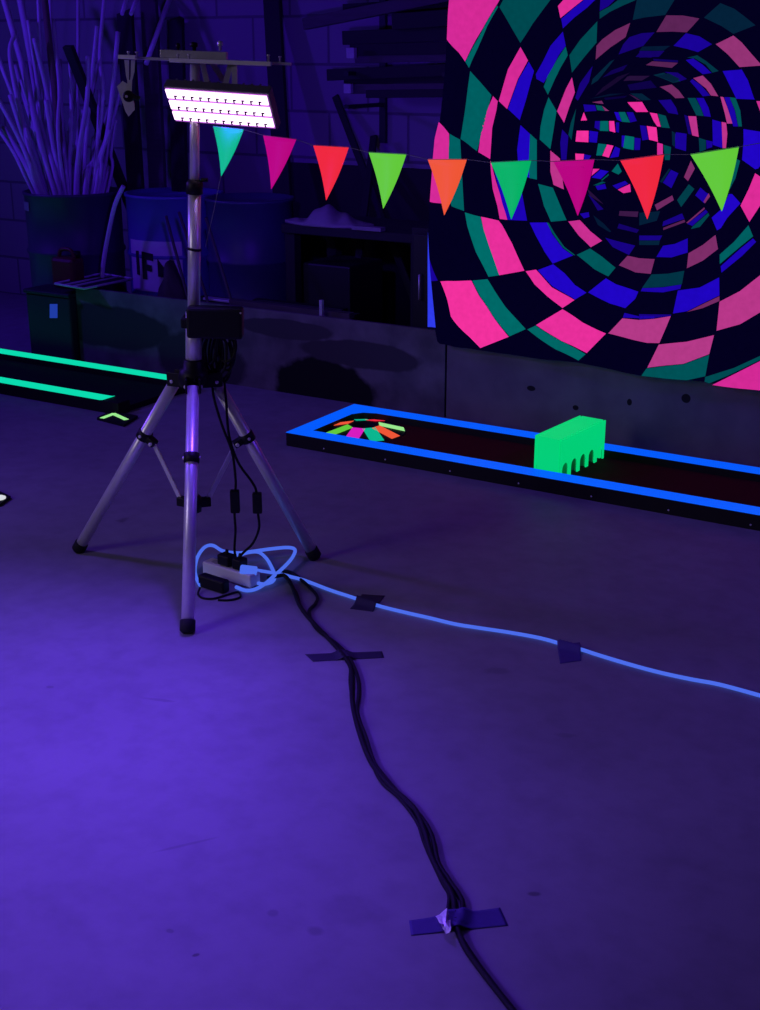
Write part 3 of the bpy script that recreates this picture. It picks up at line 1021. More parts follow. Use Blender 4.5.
for fi, (h, ft) in enumerate(zip(HINGE, FEET)):
    foot_top = ft + (h - ft).normalized() * 0.03
    ld = (h - ft).normalized()
    foot_top.z = max(foot_top.z, 0.02)
    rad = 0.0195
    lo = MB().tube([foot_top, h], [rad, rad], 20).build('leg', M['steel'], stand)
    fb = ft + Vector((0, 0, 0.006))
    fb = Vector((ft.x, ft.y, 0)) + ld * 0.008
    MB().lathe([(rad * 0.8, -0.004), (rad + 0.004, 0.004), (rad + 0.004, 0.034), (rad + 0.001, 0.037)], fb, 20, axis=ld).build('rubber_foot', M['rubber'], lo)
    # clamp on the leg where the brace is pinned
    tcl = {0: 0.30, 1: 0.30, 2: 0.295}[fi]
    cp = h.lerp(ft, tcl)
    d = ft - BASE
    d.z = 0
    d.normalize()
    s = Vector((-d.y, d.x, 0))
    cl = MB().lathe([(rad + 0.001, -0.016), (rad + 0.005, -0.014), (rad + 0.005, 0.014), (rad + 0.001, 0.016)], cp, 20, axis=ld)
    inn = (-d - ld * (-d).dot(ld)).normalized()
    pin = cp + inn * 0.042
    cl.box(cp + inn * 0.03, (0.04, 0.03, 0.022), rot=frame(inn, ld), bev=0.003)
    cl.build('leg_clamp', M['black'], lo)
    MB().lathe([(0.006, -0.022), (0.006, 0.022)], pin, 10, axis=s).lathe([(0.005, -0.028), (0.005, 0.028)], cp, 10, axis=s).build('clamp_bolt', M['steel'], lo)
    e = spc + d * 0.046
    sp.box(spc + d * 0.035, (0.045, 0.026, 0.03), rot=frame(d, (0, 0, 1)), bev=0.003)
    bd = (e - pin)
    MB().box((pin + e) / 2, (bd.length, 0.0045, 0.015), rot=frame(bd, ld)).build('brace', M['zinc'], stand)
sp.build('spreader', M['black'], stand)

# crossbar on the top of the pole
cb0, cb1 = onp(121, 57.5), onp(291, 64)
bd = (cb1 - cb0).normalized()
FB = frame(bd, (0, 0, 1))
MB().box((cb0 + cb1) / 2, ((cb1 - cb0).length, 0.03, 0.008), rot=FB, bev=0.001).build('crossbar', M['zinc'], stand)
a, b_ = onp(170, 60.5, -0.03), onp(271, 63.5, -0.03)
MB().box((a + b_) / 2, ((b_ - a).length, 0.03, 0.012), rot=FB, bev=0.001).build('mounting_bar', M['painted'], stand)
a = onp(127.5, 57, -0.02)
MB().box(a, (0.05, 0.03, 0.011), rot=FB, bev=0.001).build('end_plate', M['painted'], stand)
a, b_ = onp(161.5, 54, 0.04), onp(227, 55.5, 0.04)
MB().box((a + b_) / 2, ((b_ - a).length, 0.05, 0.022), rot=FB, bev=0.001).build('clamp_plate', M['zinc'], stand)
for (x, y, bk, r, nm, mm_) in ((178, 46, 0.04, 0.007, 'wing_knob', 'black'), (194, 45, 0.04, 0.011, 'wing_knob', 'black'), (220, 44, 0.04, 0.008, 'wing_knob', 'steel')):
    q = onp(x, y, bk)
    MB().lathe([(r * 0.5, -0.018), (r * 0.5, -0.006), (r, -0.005), (r * 1.05, 0.004), (r * 0.6, 0.008)], q, 14).build(nm, M[mm_], stand)
for (x, y, bk) in ((128.5, 54, -0.02), (137, 54.5, 0), (268.5, 57.5, -0.03), (280, 59, 0), (178, 57, -0.03), (189, 57, -0.03)):
    q = onp(x, y, bk)
    MB().lathe([(0.0028, -0.014), (0.0028, 0.004), (0.005, 0.0045), (0.0045, 0.008)], q, 10).build('bar_bolt', M['steel'], stand)

# slotted spare bracket with its swivel plate at the crossbar's left end
br0 = onp(129.5, 59)
brk = empty('lamp_bracket', br0, 'slotted metal lamp bracket with black knob hanging from the left end of the crossbar', 'bracket')


def pxprism(pts, back, th, name, mat, parent):
    mb = MB()
    P = [onp(x, y, back) for x, y in pts]
    mb.prism(P, NF * th)
    return mb.build(name, mat, parent)


pxprism([(124.3, 60), (128.8, 60), (128.8, 80.3), (127.2, 80.3), (126, 76)], -0.012, 0.004, 'arm', M['zinc'], brk)
pxprism([(131, 60), (135, 60), (134.2, 72), (132, 80.3), (130, 80.3), (130.6, 76)], -0.012, 0.004, 'arm', M['zinc'], brk)
pxprism([(127.2, 80), (132, 80), (131.4, 93), (134.2, 104), (134.6, 110), (132.3, 112), (131, 114), (128.5, 116.5), (125.6, 112), (116.8, 86.5), (122.5, 81), (127.4, 84)], -0.008, 0.004, 'swivel_plate', M['zinc'], brk)
q = onp(128, 96, -0.008)
kd = (-NF + RT * 0.25).normalized()
MB().lathe([(0.006, 0.0), (0.006, 0.012), (0.015, 0.013), (0.0165, 0.02), (0.0165, 0.028), (0.012, 0.034)], q, 18, axis=kd).box(q + kd * 0.024 + RT * 0.014, (0.04, 0.012, 0.014), rot=frame(RT + Vector((0, 0, -0.4)), (0, 0, 1)), bev=0.003).build('knob', M['black'], brk)
MB().lathe([(0.004, 0.03), (0.004, 0.04)], q + RT * -0.007, 10, axis=kd).build('bolt', M['steel'], brk)


# ------------------------------------------------------------------ lamps
def flood(center, yaw, tilt, roll, label, W=0.335, H=0.135, D=0.05, power=None, bracket_top=None):
    """housing faces local -Y; yaw turns about Z, tilt drops the face"""
    R = Matrix.Rotation(roll, 3, NF) @ Matrix.Rotation(yaw, 3, 'Z') @ Matrix.Rotation(tilt, 3, 'X')
    t = empty('flood_light', center, label, 'lamp')

    def P(x, y, z):
        return center + R @ Vector((x, y, z))
    MB().box(P(0, 0.5 * D, 0), (W + 0.012, D, H + 0.012), rot=R, bev=0.003).build('housing', M['housing'], t)
    fins = MB()
    for k in range(12):
        fins.box(P(-W / 2 + W * (k + 0.5) / 12, D + 0.011, 0), (0.005, 0.022, H * 0.85), rot=R)
    fins.build('cooling_fin', M['housing'], t)
    MB().box(P(0, -0.001, 0), (W, 0.002, H), rot=R).build('led_board', LEDB, t)
    ld = MB()
    ds = MB()
    for r in range(3):
        for k in range(12):
            x = -W / 2 + W * (k + 0.5) / 12
            z = H / 2 - H * (r + 0.5) / 3
            ld.box(P(x, -0.0045, z + 0.003), (W / 12 * 0.97, 0.005, H / 3 * 0.76), rot=R, bev=0.0012)
            if k < 11:
                ds.box(P(x + W / 24, -0.0078, z - 0.006), (0.0042, 0.0018, 0.013), rot=R)
                ds.box(P(x + W / 24 + 0.003, -0.0078, z - 0.0015), (0.009, 0.0018, 0.004), rot=R)
    n0 = set(ld.bm.faces)
    tmp = bpy.data.meshes.new('clips')
    ds.bm.to_mesh(tmp)
    ds.bm.free()
    ld.bm.from_mesh(tmp)
    bpy.data.meshes.remove(tmp)
    ld.bm.faces.ensure_lookup_table()
    for f_ in ld.bm.faces:
        f_.material_index = 0 if f_ in n0 else 1
    ld.build('led_array', LED, t).data.materials.append(M['black'])
    if bracket_top is not None:
        for sx in bracket_top[1]:
            b0 = P(sx, D * 0.8, H * 0.5)
            top = bracket_top[0] + (R @ Vector((1, 0, 0))) * sx * 0.4
            w0 = (R @ Vector((1, 0, 0)))
            MB().box((b0 + top) / 2, ((top - b0).length, 0.016, 0.004), rot=frame(top - b0, NF)).build('bracket_arm', M['zinc'], t)
    return t


LED = pmat('violet_led', (0.3, 0.2, 0.4), 0.4, emit=(0.95, 0.62, 1.0), estr=2.4)
LEDB = pmat('led_board', (0.25, 0.1, 0.3), 0.5, emit=(0.55, 0.12, 0.75), estr=0.7)
LYAW = math.radians(17)
LTILT = math.radians(38)
LROLL = math.radians(3.2)
LC = onp(220.5, 108, -0.075)
lamp = flood(LC, YAW - LYAW, LTILT, LROLL, 'lit violet LED flood light tilted down, hanging under the crossbar', W=0.315, H=0.118, D=0.032, bracket_top=(onp(228, 64, 0.0), (0.02, 0.05)))
LC2 = onp(219, 103, 0.10)
lamp2 = flood(LC2, YAW + math.radians(184), math.radians(10), 0, 'added second flood light facing the back wall, behind the lit violet one', W=0.2, H=0.08, bracket_top=(onp(206, 60, 0.04), (-0.03, 0.03)))  # second lamp put in as source for the wall's blue glow


def spot(name, loc, target, energy, col, size=0.12, angle=120, blend=0.6):
    l = bpy.data.lights.new(name, 'SPOT')
    l.energy = energy
    l.color = col
    l.spot_size = math.radians(angle)
    l.spot_blend = blend
    l.shadow_soft_size = size
    o = bpy.data.objects.new(name, l)
    COL.objects.link(o)
    o.location = loc
    o.rotation_euler = (Vector(target) - Vector(loc)).to_track_quat('-Z', 'Y').to_euler()
    return o


def area(name, loc, target, energy, col, sx, sy, spread=180):
    l = bpy.data.lights.new(name, 'AREA')
    l.energy = energy
    l.color = col
    l.shape = 'RECTANGLE'
    l.size, l.size_y = sx, sy
    l.spread = math.radians(spread)
    o = bpy.data.objects.new(name, l)
    COL.objects.link(o)
    o.location = loc
    o.rotation_euler = (Vector(target) - Vector(loc)).to_track_quat('-Z', 'Y').to_euler()
    return o


VIO = (0.13, 0.035, 1.0)
Rl = Matrix.Rotation(YAW - LYAW - math.radians(16), 3, 'Z') @ Matrix.Rotation(LTILT, 3, 'X')
ln = Rl @ Vector((0, -1, 0))
spot('lamp_beam', LC + ln * 0.02, LC + ln, 160, VIO, 0.05, 115, 0.9)
l2 = Matrix.Rotation(YAW + PI + math.radians(4), 3, 'Z') @ Vector((0, -1, 0))
spot('wall_glow_fill', LC2 + l2 * 0.03 + Vector((0, 0, 0)), aty(288, 90, WALLY), 150, (0.09, 0.01, 1.0), 0.05, 62, 1.0)  # added wall light imitating the blue glare round the lit lamp
# further ultraviolet floods of the hall and one added fill, outside the frame
spot('uv_flood_left', (-4.75, 2.64, 1.95), (-2.2, 3.0, 0.2), 85, (0.16, 0.05, 1.0), 0.12, 140, 0.8)
spot('uv_fill_back', (-6.9, 3.7, 2.4), (-5.2, 6.2, 1.1), 130, (0.09, 0.015, 1.0), 0.12, 120, 0.9)  # added fill lifting the blue on the drums and wall at left
spot('uv_flood_near', (-3.5, 0.5, 1.9), (-2.15, 1.5, 0), 360, (0.15, 0.035, 1.0), 0.15, 58, 1.0)
spot('uv_flood_right', (0.6, 4.0, 2.2), (-1.0, 4.2, 0.0), 62, (0.14, 0.03, 1.0), 0.15, 110, 0.9)
# faint pale fill light added behind the camera, to the left
area('pale_fill', (-4.5, -1.2, 2.2), (-2.0, 2.6, 0.0), 6.5, (0.85, 0.75, 1.0), 1.2, 2.0, 75)

# ------------------------------------------------------------------ cables and power strip
coilb = empty('power_supply', onp(215, 322, -0.02), 'black power supply box strapped round the light stand pole', 'power supply')
a, b_ = onp(187.5, 321.5, -0.045), onp(243, 323, -0.045)
MB().box((a + b_) / 2 + Vector((0, 0, 0)), ((b_ - a).length, 0.06, 0.095), rot=frame(b_ - a, AX), bev=0.008).build('case', M['black'], coilb)
q = onp(240.5, 313, -0.075)
MB().lathe([(0.003, 0), (0.003, 0.003)], q, 8, axis=-NF).build('screw', M['steel'], coilb)
MB().box(poleat(322) + NF * 0.015, (0.075, 0.085, 0.03), rot=frame(RT, AX), bev=0.004).build('strap', M['rubber'], coilb)
coil = MB()
rnd = random.Random(3)
pts = []
for k in range(11):
    cx = 218 + rnd.uniform(-9, 9)
    w = rnd.uniform(5, 11)
    y0 = 330 + rnd.uniform(0, 6)
    y1 = 372 + rnd.uniform(-14, 12)
    bk = 0.03 + rnd.uniform(-0.025, 0.03)
    for j in range(8):
        an = 2 * PI * j / 8 + PI / 2
        pts.append(onp(cx + w * math.cos(an), (y0 + y1) / 2 - (y1 - y0) / 2 * math.sin(an), bk + 0.008 * math.sin(an * 2)))
coil.tube(catmull(pts, 4), 0.0042, 6)
tag(coil.build('cable_coil', M['cable']), 'bundled black cable coil hanging behind the pole under the power supply', 'cable')


def hang(pts, i_sw, label):
    P = [onp(x, y, bk) for x, y, bk in pts]
    t = empty('lamp_cable', P[-1], label, 'cable', 'lamp cables with inline switches')
    MB().tube(catmull(P, 6), 0.0042, 8).build('cord', M['cable'], t)
    a, b_ = P[i_sw], P[i_sw + 1]
    d = (a - b_).normalized()
    MB().box((a + b_) / 2, (0.03, 0.022, (a - b_).length), rot=frame(RT, d), bev=0.004).build('inline_switch', M['black'], t)
    return t


hang([(212, 378, 0.03), (214, 398, 0), (222, 425, -0.01), (232, 452, -0.02), (235.5, 478, -0.02), (235.5, 490, -0.02), (234.5, 512.5, -0.02), (235.5, 530, -0.02), (234.5, 549, 0.0), (236, 558, 0.02)], 5,
     'black lamp cable with inline switch, left of the two hanging from the stand hub')
hang([(224, 378, 0.04), (226, 400, 0.0), (229, 435, -0.01), (238, 462, -0.02), (252, 482, -0.02), (256.5, 492.5, -0.02), (258, 513, -0.02), (259, 528, -0.02), (253, 543, -0.01), (243, 553, 0.01), (238, 559, 0.03)], 5,
     'black lamp cable with inline switch, right of the two hanging from the stand hub')


def floor_path(pts, r):
    out = []
    for p in pts:
        z = p[2] if len(p) > 2 else r
        out.append(atz(p[0], p[1], z))
    return out


# power strip
S0, S1 = atz(202, 574.5), atz(250, 589.5)
sd = (S1 - S0)
sd.z = 0
sn = Vector((-sd.y, sd.x, 0)).normalized()
SR = frame(sd, (0, 0, 1))
sc0 = (S0 + S1) / 2 + sn * 0.028
strip = empty('power_strip', (sc0.x, sc0.y, 0), 'white power strip lying on the floor behind the front tripod leg', 'power strip')
SL = sd.length
MB().box((sc0.x, sc0.y, 0.024), (SL, 0.05, 0.044), rot=SR, bev=0.005).build('body', M['white'], strip)
so = MB()
for k in range(3):
    c = Vector((sc0.x, sc0.y, 0.0465)) + sd.normalized() * (-SL * 0.3 + SL * 0.3 * k)
    so.lathe([(0.018, -0.001), (0.018, 0.001), (0.016, 0.0012)], c, 18)
so.build('socket', pmat('grey_socket', (0.4, 0.39, 0.4), 0.5), strip)
# plugs standing on the strip's far side
for (x, y, z, w, lb_) in ((221, 563, 0.062, 0.05, 'black plug adapter at the left end of the white power strip'), (234, 566, 0.066, 0.036, 'black plug adapter in the middle of the white power strip')):
    c = atz(x, y, z)
    c2 = Vector((sc0.x, sc0.y, 0)) + sd.normalized() * ((c - sc0).dot(sd.normalized()))
    t = empty('plug_adapter', (c2.x, c2.y, 0.048), lb_, 'plug')
    MB().box((c2.x, c2.y, 0.048 + 0.019), (w, 0.04, 0.036), rot=SR, bev=0.005).build('body', M['black'], t)
    MB().tube([c2 + Vector((0, 0, 0.08)), c2 + Vector((0, 0, 0.1)) + sn * 0.004], [0.008, 0.005], 10).build('cable_boot', M['rubber'], t)
c = atz(214, 589, 0.0)
ad = empty('power_adapter', (c.x, c.y, 0), 'black power adapter brick on the floor in front of the white strip', 'power adapter')
MB().box((c.x, c.y, 0.021), (0.11, 0.034, 0.042), rot=SR, bev=0.006).build('body', M['black'], ad)
MB().tube(catmull(floor_path([(200, 588, .012), (198, 594), (203, 598), (214, 598.5), (226, 595), (238, 592), (240, 597), (230, 600), (218, 600)], 0.004), 6), 0.0035, 8).build('cord', M['cable'], ad)

# blue extension cord
cordp = floor_path([(246, 568, .052), (256, 570, .05), (268, 572, .03), (280, 574), (292, 577), (305, 580.5), (330, 590), (350, 596.5), (368, 602.5), (385, 607.5), (410, 613.5), (430, 618), (455, 624), (480, 628), (510, 632.5), (540, 638),
                    (560, 643.5), (580, 649), (600, 655.5), (630, 664.5), (660, 672.5), (690, 679), (715, 683.5), (735, 688.5), (760, 695.5), (800, 707), (860, 730), (960, 775), (1080, 800), (1250, 790)], 0.0058)
cord = empty('extension_cord', cordp[4], 'glowing pale blue extension cord looped by the power strip and running off to the right', 'cord')
MB().tube(catmull(cordp, 6), 0.0056, 10).build('cord', M['bluecord'], cord)
loop = floor_path([(200, 585, .0085), (196, 577, .0085), (195, 568, .01), (198, 556, .03), (205, 547, .04), (213, 545.5, .04), (223, 551, .03), (238, 553, .03), (252, 551.5, .03), (270, 549, .03), (288, 547.5, .03), (295, 550, .03), (292, 558, .025),
                   (284, 567, .022), (275, 575, .026), (266, 583, .02), (256, 589, .0085), (246, 590.5, .0085), (236, 587, .0085)], .0085)
MB().tube(catmull(loop, 6), 0.006, 10).build('loop', M['bluecord'], cord)
loop2 = floor_path([(236, 557, .03), (246, 553, .03), (258, 552, .03), (266, 558, .0085), (271, 566, .0085), (274.5, 575, .0085), (273, 581, .0085), (265, 584, .0085), (257, 583, .0085)], .0085)
MB().tube(catmull(loop2, 6), 0.006, 10).build('loop', M['bluecord'], cord)
a, b_ = atz(240, 569, .058), atz(257, 571, .05)
MB().box((a + b_) / 2, ((b_ - a).length, 0.028, 0.024), rot=frame(b_ - a, (0, 0, 1)), bev=0.004).build('plug', M['bluecord'], cord)

# two black cables running forward over the floor
CA = [(268, 578, .01), (278, 576, .022), (285, 576, .022), (292, 586), (299, 604), (309, 618), (330, 640), (347, 660), (352, 675), (352, 700), (358, 728), (370, 760), (388, 784), (413, 807), (424, 830), (431, 855), (441, 876), (453, 897), (455.5, 922),
      (464, 945), (478, 966), (495, 988), (514, 1012), (545, 1050)]
CB = [(276, 571, .006), (290, 572, .005), (305, 583), (317, 596), (315, 604), (309, 612), (316, 628), (338, 645), (350, 659), (358, 678), (359, 695), (357, 712), (366, 738), (374, 762), (384, 776), (404, 800), (421, 817), (432, 836), (438, 862),
      (449, 880), (462, 900), (461, 915), (458, 930), (466, 946), (480, 967), (497, 989.5), (516, 1013.5), (547, 1051)]
CC = [(283, 574, .006), (296, 592), (302, 609), (314, 623), (332, 643), (349, 662), (350, 684), (355, 715), (368, 752), (380, 780), (400, 799), (417, 822), (425, 845), (441, 880), (449, 895), (448, 912), (452, 925)]
floor_lines = []
for nm, pts, rr, lb_ in (('power_cable', CA, 0.0065, 'thicker black cable running over the floor toward the viewer, taped down twice'),
                         ('power_cable', CB, 0.0055, 'black cable with a kink near the power strip, twisted around its neighbour on the floor'),
                         ('power_cable', CC, 0.0042, 'thin black cable alongside the two thicker ones, ending at the tape with the silver glint')):
    P = catmull(floor_path(pts, rr + (0.0 if nm == '' else 0.0005)), 6)
    floor_lines.append(P)
    tag(MB().tube(P, rr, 8).build(nm, M['cable']), lb_, 'cable', 'black cables on the floor')
bl = catmull(cordp, 6)


def tape(quad, mat, label, lines, bumph, n=26, m=8, noisy=0.0):
    """strip of tape on the floor that rises over the cables it holds down"""
    A, B, C_, D = [atz(*q_) for q_ in quad]
    rn = random.Random(len(label))
    bm = bmesh.new()
    top = []
    for i in range(n + 1):
        row = []
        for j in range(m + 1):
            u, v = i / n, j / m
            p = (A.lerp(B, u)).lerp(D.lerp(C_, u), v)
            dd = min((Vector((q_.x, q_.y, 0)) - p).length for L_ in lines for q_ in L_)
            z = 0.0012 + bumph * math.exp(-(dd / 0.014) ** 2) + rn.random() * noisy * math.exp(-(dd / 0.03) ** 2)
            row.append(Vector((p.x, p.y, z)))
        top.append(row)
    tv = [[bm.verts.new(p) for p in r_] for r_ in top]
    bv = [[bm.verts.new(p - Vector((0, 0, 0.0006))) for p in r_] for r_ in top]
    for i in range(n):
        for j in range(m):
            bm.faces.new((tv[i][j], tv[i + 1][j], tv[i + 1][j + 1], tv[i][j + 1])).smooth = True
            bm.faces.new((bv[i][j], bv[i][j + 1], bv[i + 1][j + 1], bv[i + 1][j])).smooth = True
    for i in range(n):
        bm.faces.new((tv[i][0], bv[i][0], bv[i + 1][0], tv[i + 1][0]))
        bm.faces.new((tv[i][m], tv[i + 1][m], bv[i + 1][m], bv[i][m]))
    for j in range(m):
        bm.faces.new((tv[0][j], tv[0][j + 1], bv[0][j + 1], bv[0][j]))
        bm.faces.new((tv[n][j], bv[n][j], bv[n][j + 1], tv[n][j + 1]))
    mb = MB()
    mb.bm.free()
    mb.bm = bm
    o = mb.build('tape_strip', mat)
    tag(o, label, 'tape', 'tape strips holding the cables')
    return o


tape([(305, 654.5), (382, 651.5), (384, 658), (313, 662)], M['tape_dark'], 'long dark tape strip across the black cables near the tripod', floor_lines, 0.012)
tape([(350, 609), (362, 594.5), (385, 596), (373, 612)], M['tape_dark'], 'short dark tape patch over the blue cord, nearest the power strip', [bl], 0.018, 14, 14)
tape([(557, 645.5), (580, 642.5), (581, 661), (560, 664)], M['tape_blue'], 'short blue-violet tape patch over the blue cord at the right', [bl], 0.018, 14, 14)
t4 = tape([(409, 921), (500, 908), (508, 926), (411, 936)], M['tape_blue'], 'crinkled violet tape strip with a silver patch across the cables at the bottom', floor_lines, 0.012, 30, 10, 0.004)
sil = bmesh.new()
rn = random.Random(5)
qs = [(435.5, 917), (447, 909), (450, 918), (451, 931), (446, 935), (441, 925)]
ctr = atz(445.5, 923, 0.022)
ring = [sil.verts.new(atz(x, y, 0.008 + 0.012 * (i % 2))) for i, (x, y) in enumerate(qs)]
cv = sil.verts.new(ctr)
for i in range(len(ring)):
    sil.faces.new((cv, ring[i], ring[(i + 1) % len(ring)]))
bmesh.ops.subdivide_edges(sil, edges=sil.edges[:], cuts=2, use_grid_fill=True)
for v in sil.verts:
    v.co.z += rn.uniform(-0.002, 0.003)
r_ = bmesh.ops.extrude_face_region(sil, geom=sil.faces[:])
bmesh.ops.translate(sil, verts=[g for g in r_['geom'] if isinstance(g, bmesh.types.BMVert)], vec=(0, 0, 0.001))
mb = MB()
mb.bm.free()
mb.bm = sil
so_ = mb.build('silver_glint_patch', M['silver'], t4)
so_.matrix_parent_inverse = t4.matrix_basis.inverted()

# ------------------------------------------------------------------ drums with sticks
def drum(cx, cy, r, h, mat, label, open_top=True, ribs=(0.3, 0.62), rot=0):
    t = empty('drum', (cx, cy, 0), label, 'drum')
    prof = [(r - 0.01, 0.0), (r, 0.008)]
    for rb_ in ribs:
        prof += [(r, h * rb_ - 0.02), (r + 0.01, h * rb_ - 0.008), (r + 0.01, h * rb_ + 0.008), (r, h * rb_ + 0.02)]
    prof += [(r, h - 0.02), (r + 0.008, h - 0.016), (r + 0.008, h)]
    if open_top:
        prof += [(r - 0.006, h), (r - 0.008, h - 0.02), (r - 0.008, 0.03), (0.001, 0.028)]
    else:
        prof += [(r - 0.01, h), (r - 0.015, h - 0.02), (0.001, h - 0.02)]
    MB().lathe(prof, (cx, cy, 0), 48).build('body', mat, t)
    return t


D1 = atz(70, 191, .88) + Vector((-0.02, 0.04, 0))
d1 = drum(D1.x, D1.y, 0.275, 0.88, M['drum_dark'], 'dark open-topped drum full of long pale plastic sticks')
# paper tag on the drum's side, facing the camera's left
dirc = Vector((EYE.x - D1.x, EYE.y - D1.y, 0)).normalized()


def drum_patch(cx, cy, r, a0, a1, z0, z1, name, mat, parent, n=16, notch=None):
    """curved label hugging the drum; angles measured from the direction to the camera, positive to the right"""
    base = math.atan2(EYE.y - cy, EYE.x - cx)
    mb = MB()
    rows = []
    for k in range(n + 1):
        a = base + a0 + (a1 - a0) * k / n
        c_, s_ = math.cos(a), math.sin(a)
        rows.append([mb.bm.verts.new((cx + rr * c_, cy + rr * s_, zz)) for rr, zz in ((r, z0), (r + 0.002, z0), (r + 0.002, z1), (r, z1))])
    for p_, q_ in zip(rows, rows[1:]):
        for i in range(4):
            mb.bm.faces.new((p_[i], p_[(i + 1) % 4], q_[(i + 1) % 4], q_[i]))
    mb.bm.faces.new(rows[0])
    mb.bm.faces.new(rows[-1][::-1])
    return mb.build(name, mat, parent)


drum_patch(D1.x, D1.y, 0.279, -1.42, -1.1, 0.78, 0.83, 'sticker', pmat('faded_sticker', (0.22, 0.22, 0.24), 0.7), d1)
D2 = atz(166, 193, .88) + Vector((0, 0.07, 0))
d2 = drum(D2.x, D2.y, 0.275, 0.88, M['drum_blue'], 'blue plastic drum with a white label, behind the light stand pole', open_top=False)
lab = drum_patch(D2.x, D2.y, 0.281, -1.15, 0.1, 0.35, 0.635, 'label', M['label'], d2)
# the lettering left on the label: I, F and a black wedge
def patch_poly(pts):
    mb = MB()
    base = math.atan2(EYE.y - D2.y, EYE.x - D2.x)
    fr, bk = [], []
    for (a, z) in pts:
        an = base + a
        fr.append((D2.x + 0.2885 * math.cos(an), D2.y + 0.2885 * math.sin(an), z))
    ctr = Vector((D2.x, D2.y, 0))
    mid = base + sum(a for a, z in pts) / len(pts)
    mb.prism(fr, Vector((math.cos(mid), math.sin(mid), 0)) * -0.0055)
    return mb


patch_poly([(-.93, .575), (-.86, .575), (-.86, .44), (-.93, .44)]).build('letter', M['ink'], lab)
patch_poly([(-.76, .575), (-.50, .565), (-.50, .525), (-.66, .532), (-.66, .505), (-.54, .50), (-.54, .465), (-.66, .47), (-.66, .42), (-.76, .42)]).build('letter', M['ink'], lab)
patch_poly([(-.40, .54), (-.12, .43), (-.40, .44)]).build('wedge', M['ink'], lab)
D3 = atz(243, 198, .88) + Vector((0, 0.06, 0))
d3 = drum(D3.x, D3.y, 0.24, 0.88, pmat('navy_drum', (0.05, 0.05, 0.13), 0.45, var=0.2, scale=5), 'navy closed drum standing right of the light stand pole', open_top=False)


def stick(rim, top, r, mat, label, bend=0.0, group='pale sticks standing in the drum', name='stick', mid=None):
    """from the drum's bottom over the rim point to the top"""
    off = Vector((rim.x - D1.x, rim.y - D1.y, 0))
    if off.length > 0.245:
        off = off.normalized() * 0.245
        rim = Vector((D1.x + off.x, D1.y + off.y, rim.z))
    bot = Vector((D1.x - off.x * 0.5, D1.y - off.y * 0.5, 0.035))
    pts = [bot, rim]
    if mid:
        pts += mid
    pts.append(top)
    if bend and not mid:
        mm_ = rim.lerp(top, 0.5) + RT * bend
        pts.insert(2, mm_)
    o = MB().tube(catmull(pts, 6), r, 8).build(name, mat)
    return tag(o, label, 'stick', group)


DD = 7.55   # camera depth of the drum's rim
rn = random.Random(11)
STK = [((30, 186), (-8, 120), 4, []), ((46, 184), (-4, 52), 5, []), ((47, 170), (2, -8), 7, [(25, 75)]), ((50, 180), (19, -8), 8, [(37, 90)]), ((40, 184), (15, 34), 5, [(20, 110), (10, 55)]),
       ((53, 187), (16, 66), 5, [(25, 100)]), ((57, 165), (34, 38), 5, []), ((66, 188), (62, 122), 6, []), ((76, 187), (88, 56), 5, [(87, 100)]), ((83, 185), (97, 26), 4, [(91, 87)]), ((101, 120), (105, -8), 4, []),
       ((87, 187), (97, 126), 5, []), ((78, 150), (78, -8), 3.5, []), ((54, 160), (59, 142), 4, []), ((105, 183), (111, 156), 5, []), ((71, 184), (79, 136), 4, []), ((95, 178), (118, 32), 5, [(108, 130)]),
       ((34, 158), (21, 80), 4, []), ((42, 158), (45, 90), 4, []), ((60, 158), (53, 20), 4, []), ((92, 168), (100, 146), 4, []), ((36, 187), (4, 128), 6, []), ((62, 187), (46, 100), 5, []), ((90, 186), (104, 100), 4, []),
       ((99, 186), (110, 130), 4, []), ((81, 187), (84, 110), 6, []), ((70, 187), (70, 60), 4, []), ((58, 187), (30, 60), 5, []), ((43, 187), (10, 95), 5, []), ((74, 187), (92, 70), 3.5, []), ((48, 187), (38, -8), 4, []),
       ((66, 187), (78, 80), 4, []), ((102, 187), (122, 84), 3.5, []), ((109, 187), (116, 120), 3.5, []), ((37, 187), (26, 128), 4, []), ((51, 187), (42, 130), 4, []), ((64, 187), (66, 132), 4, []), ((72, 187), (82, 118), 3.5, []), ((85, 187), (93, 138), 4, []), ((93, 187), (99, 90), 3.5, []), ((45, 187), (28, 20), 4, []), ((55, 187), (50, -8), 4, []), ((39, 187), (-8, 88), 5, []), ((68, 187), (60, 60), 4, []), ((79, 187), (99, 60), 3.5, []), ((96, 187), (112, 96), 3.5, [])]
for i, (rp, tp, w, md) in enumerate(STK):
    dr = DD + rn.uniform(-0.16, 0.16)
    dt = DD + rn.uniform(-0.2, 0.45)
    rim = atd(*rp, dr)
    if rim.z < 0.9:
        rim.z = 0.9
    top = atd(*tp, dt)
    k = len(md) + 1
    mids = [atd(*m_, dr + (dt - dr) * (j + 1) / k) for j, m_ in enumerate(md)]
    stick(rim, top, w * DD / 1300 / 2 * 0.95, M['pipe'], 'long pale plastic stick fanning out of the dark drum', mid=mids, bend=0 if md else rn.uniform(-.02, .02))
stick(atd(61, 150, DD), atd(44, -8, DD - .1), 0.019, M['brownstick'], 'dark brown wooden pole among the pale sticks in the drum', group=None, name='wooden_pole', mid=[atd(58, 118, DD - .05), atd(50, 50, DD - .1)])


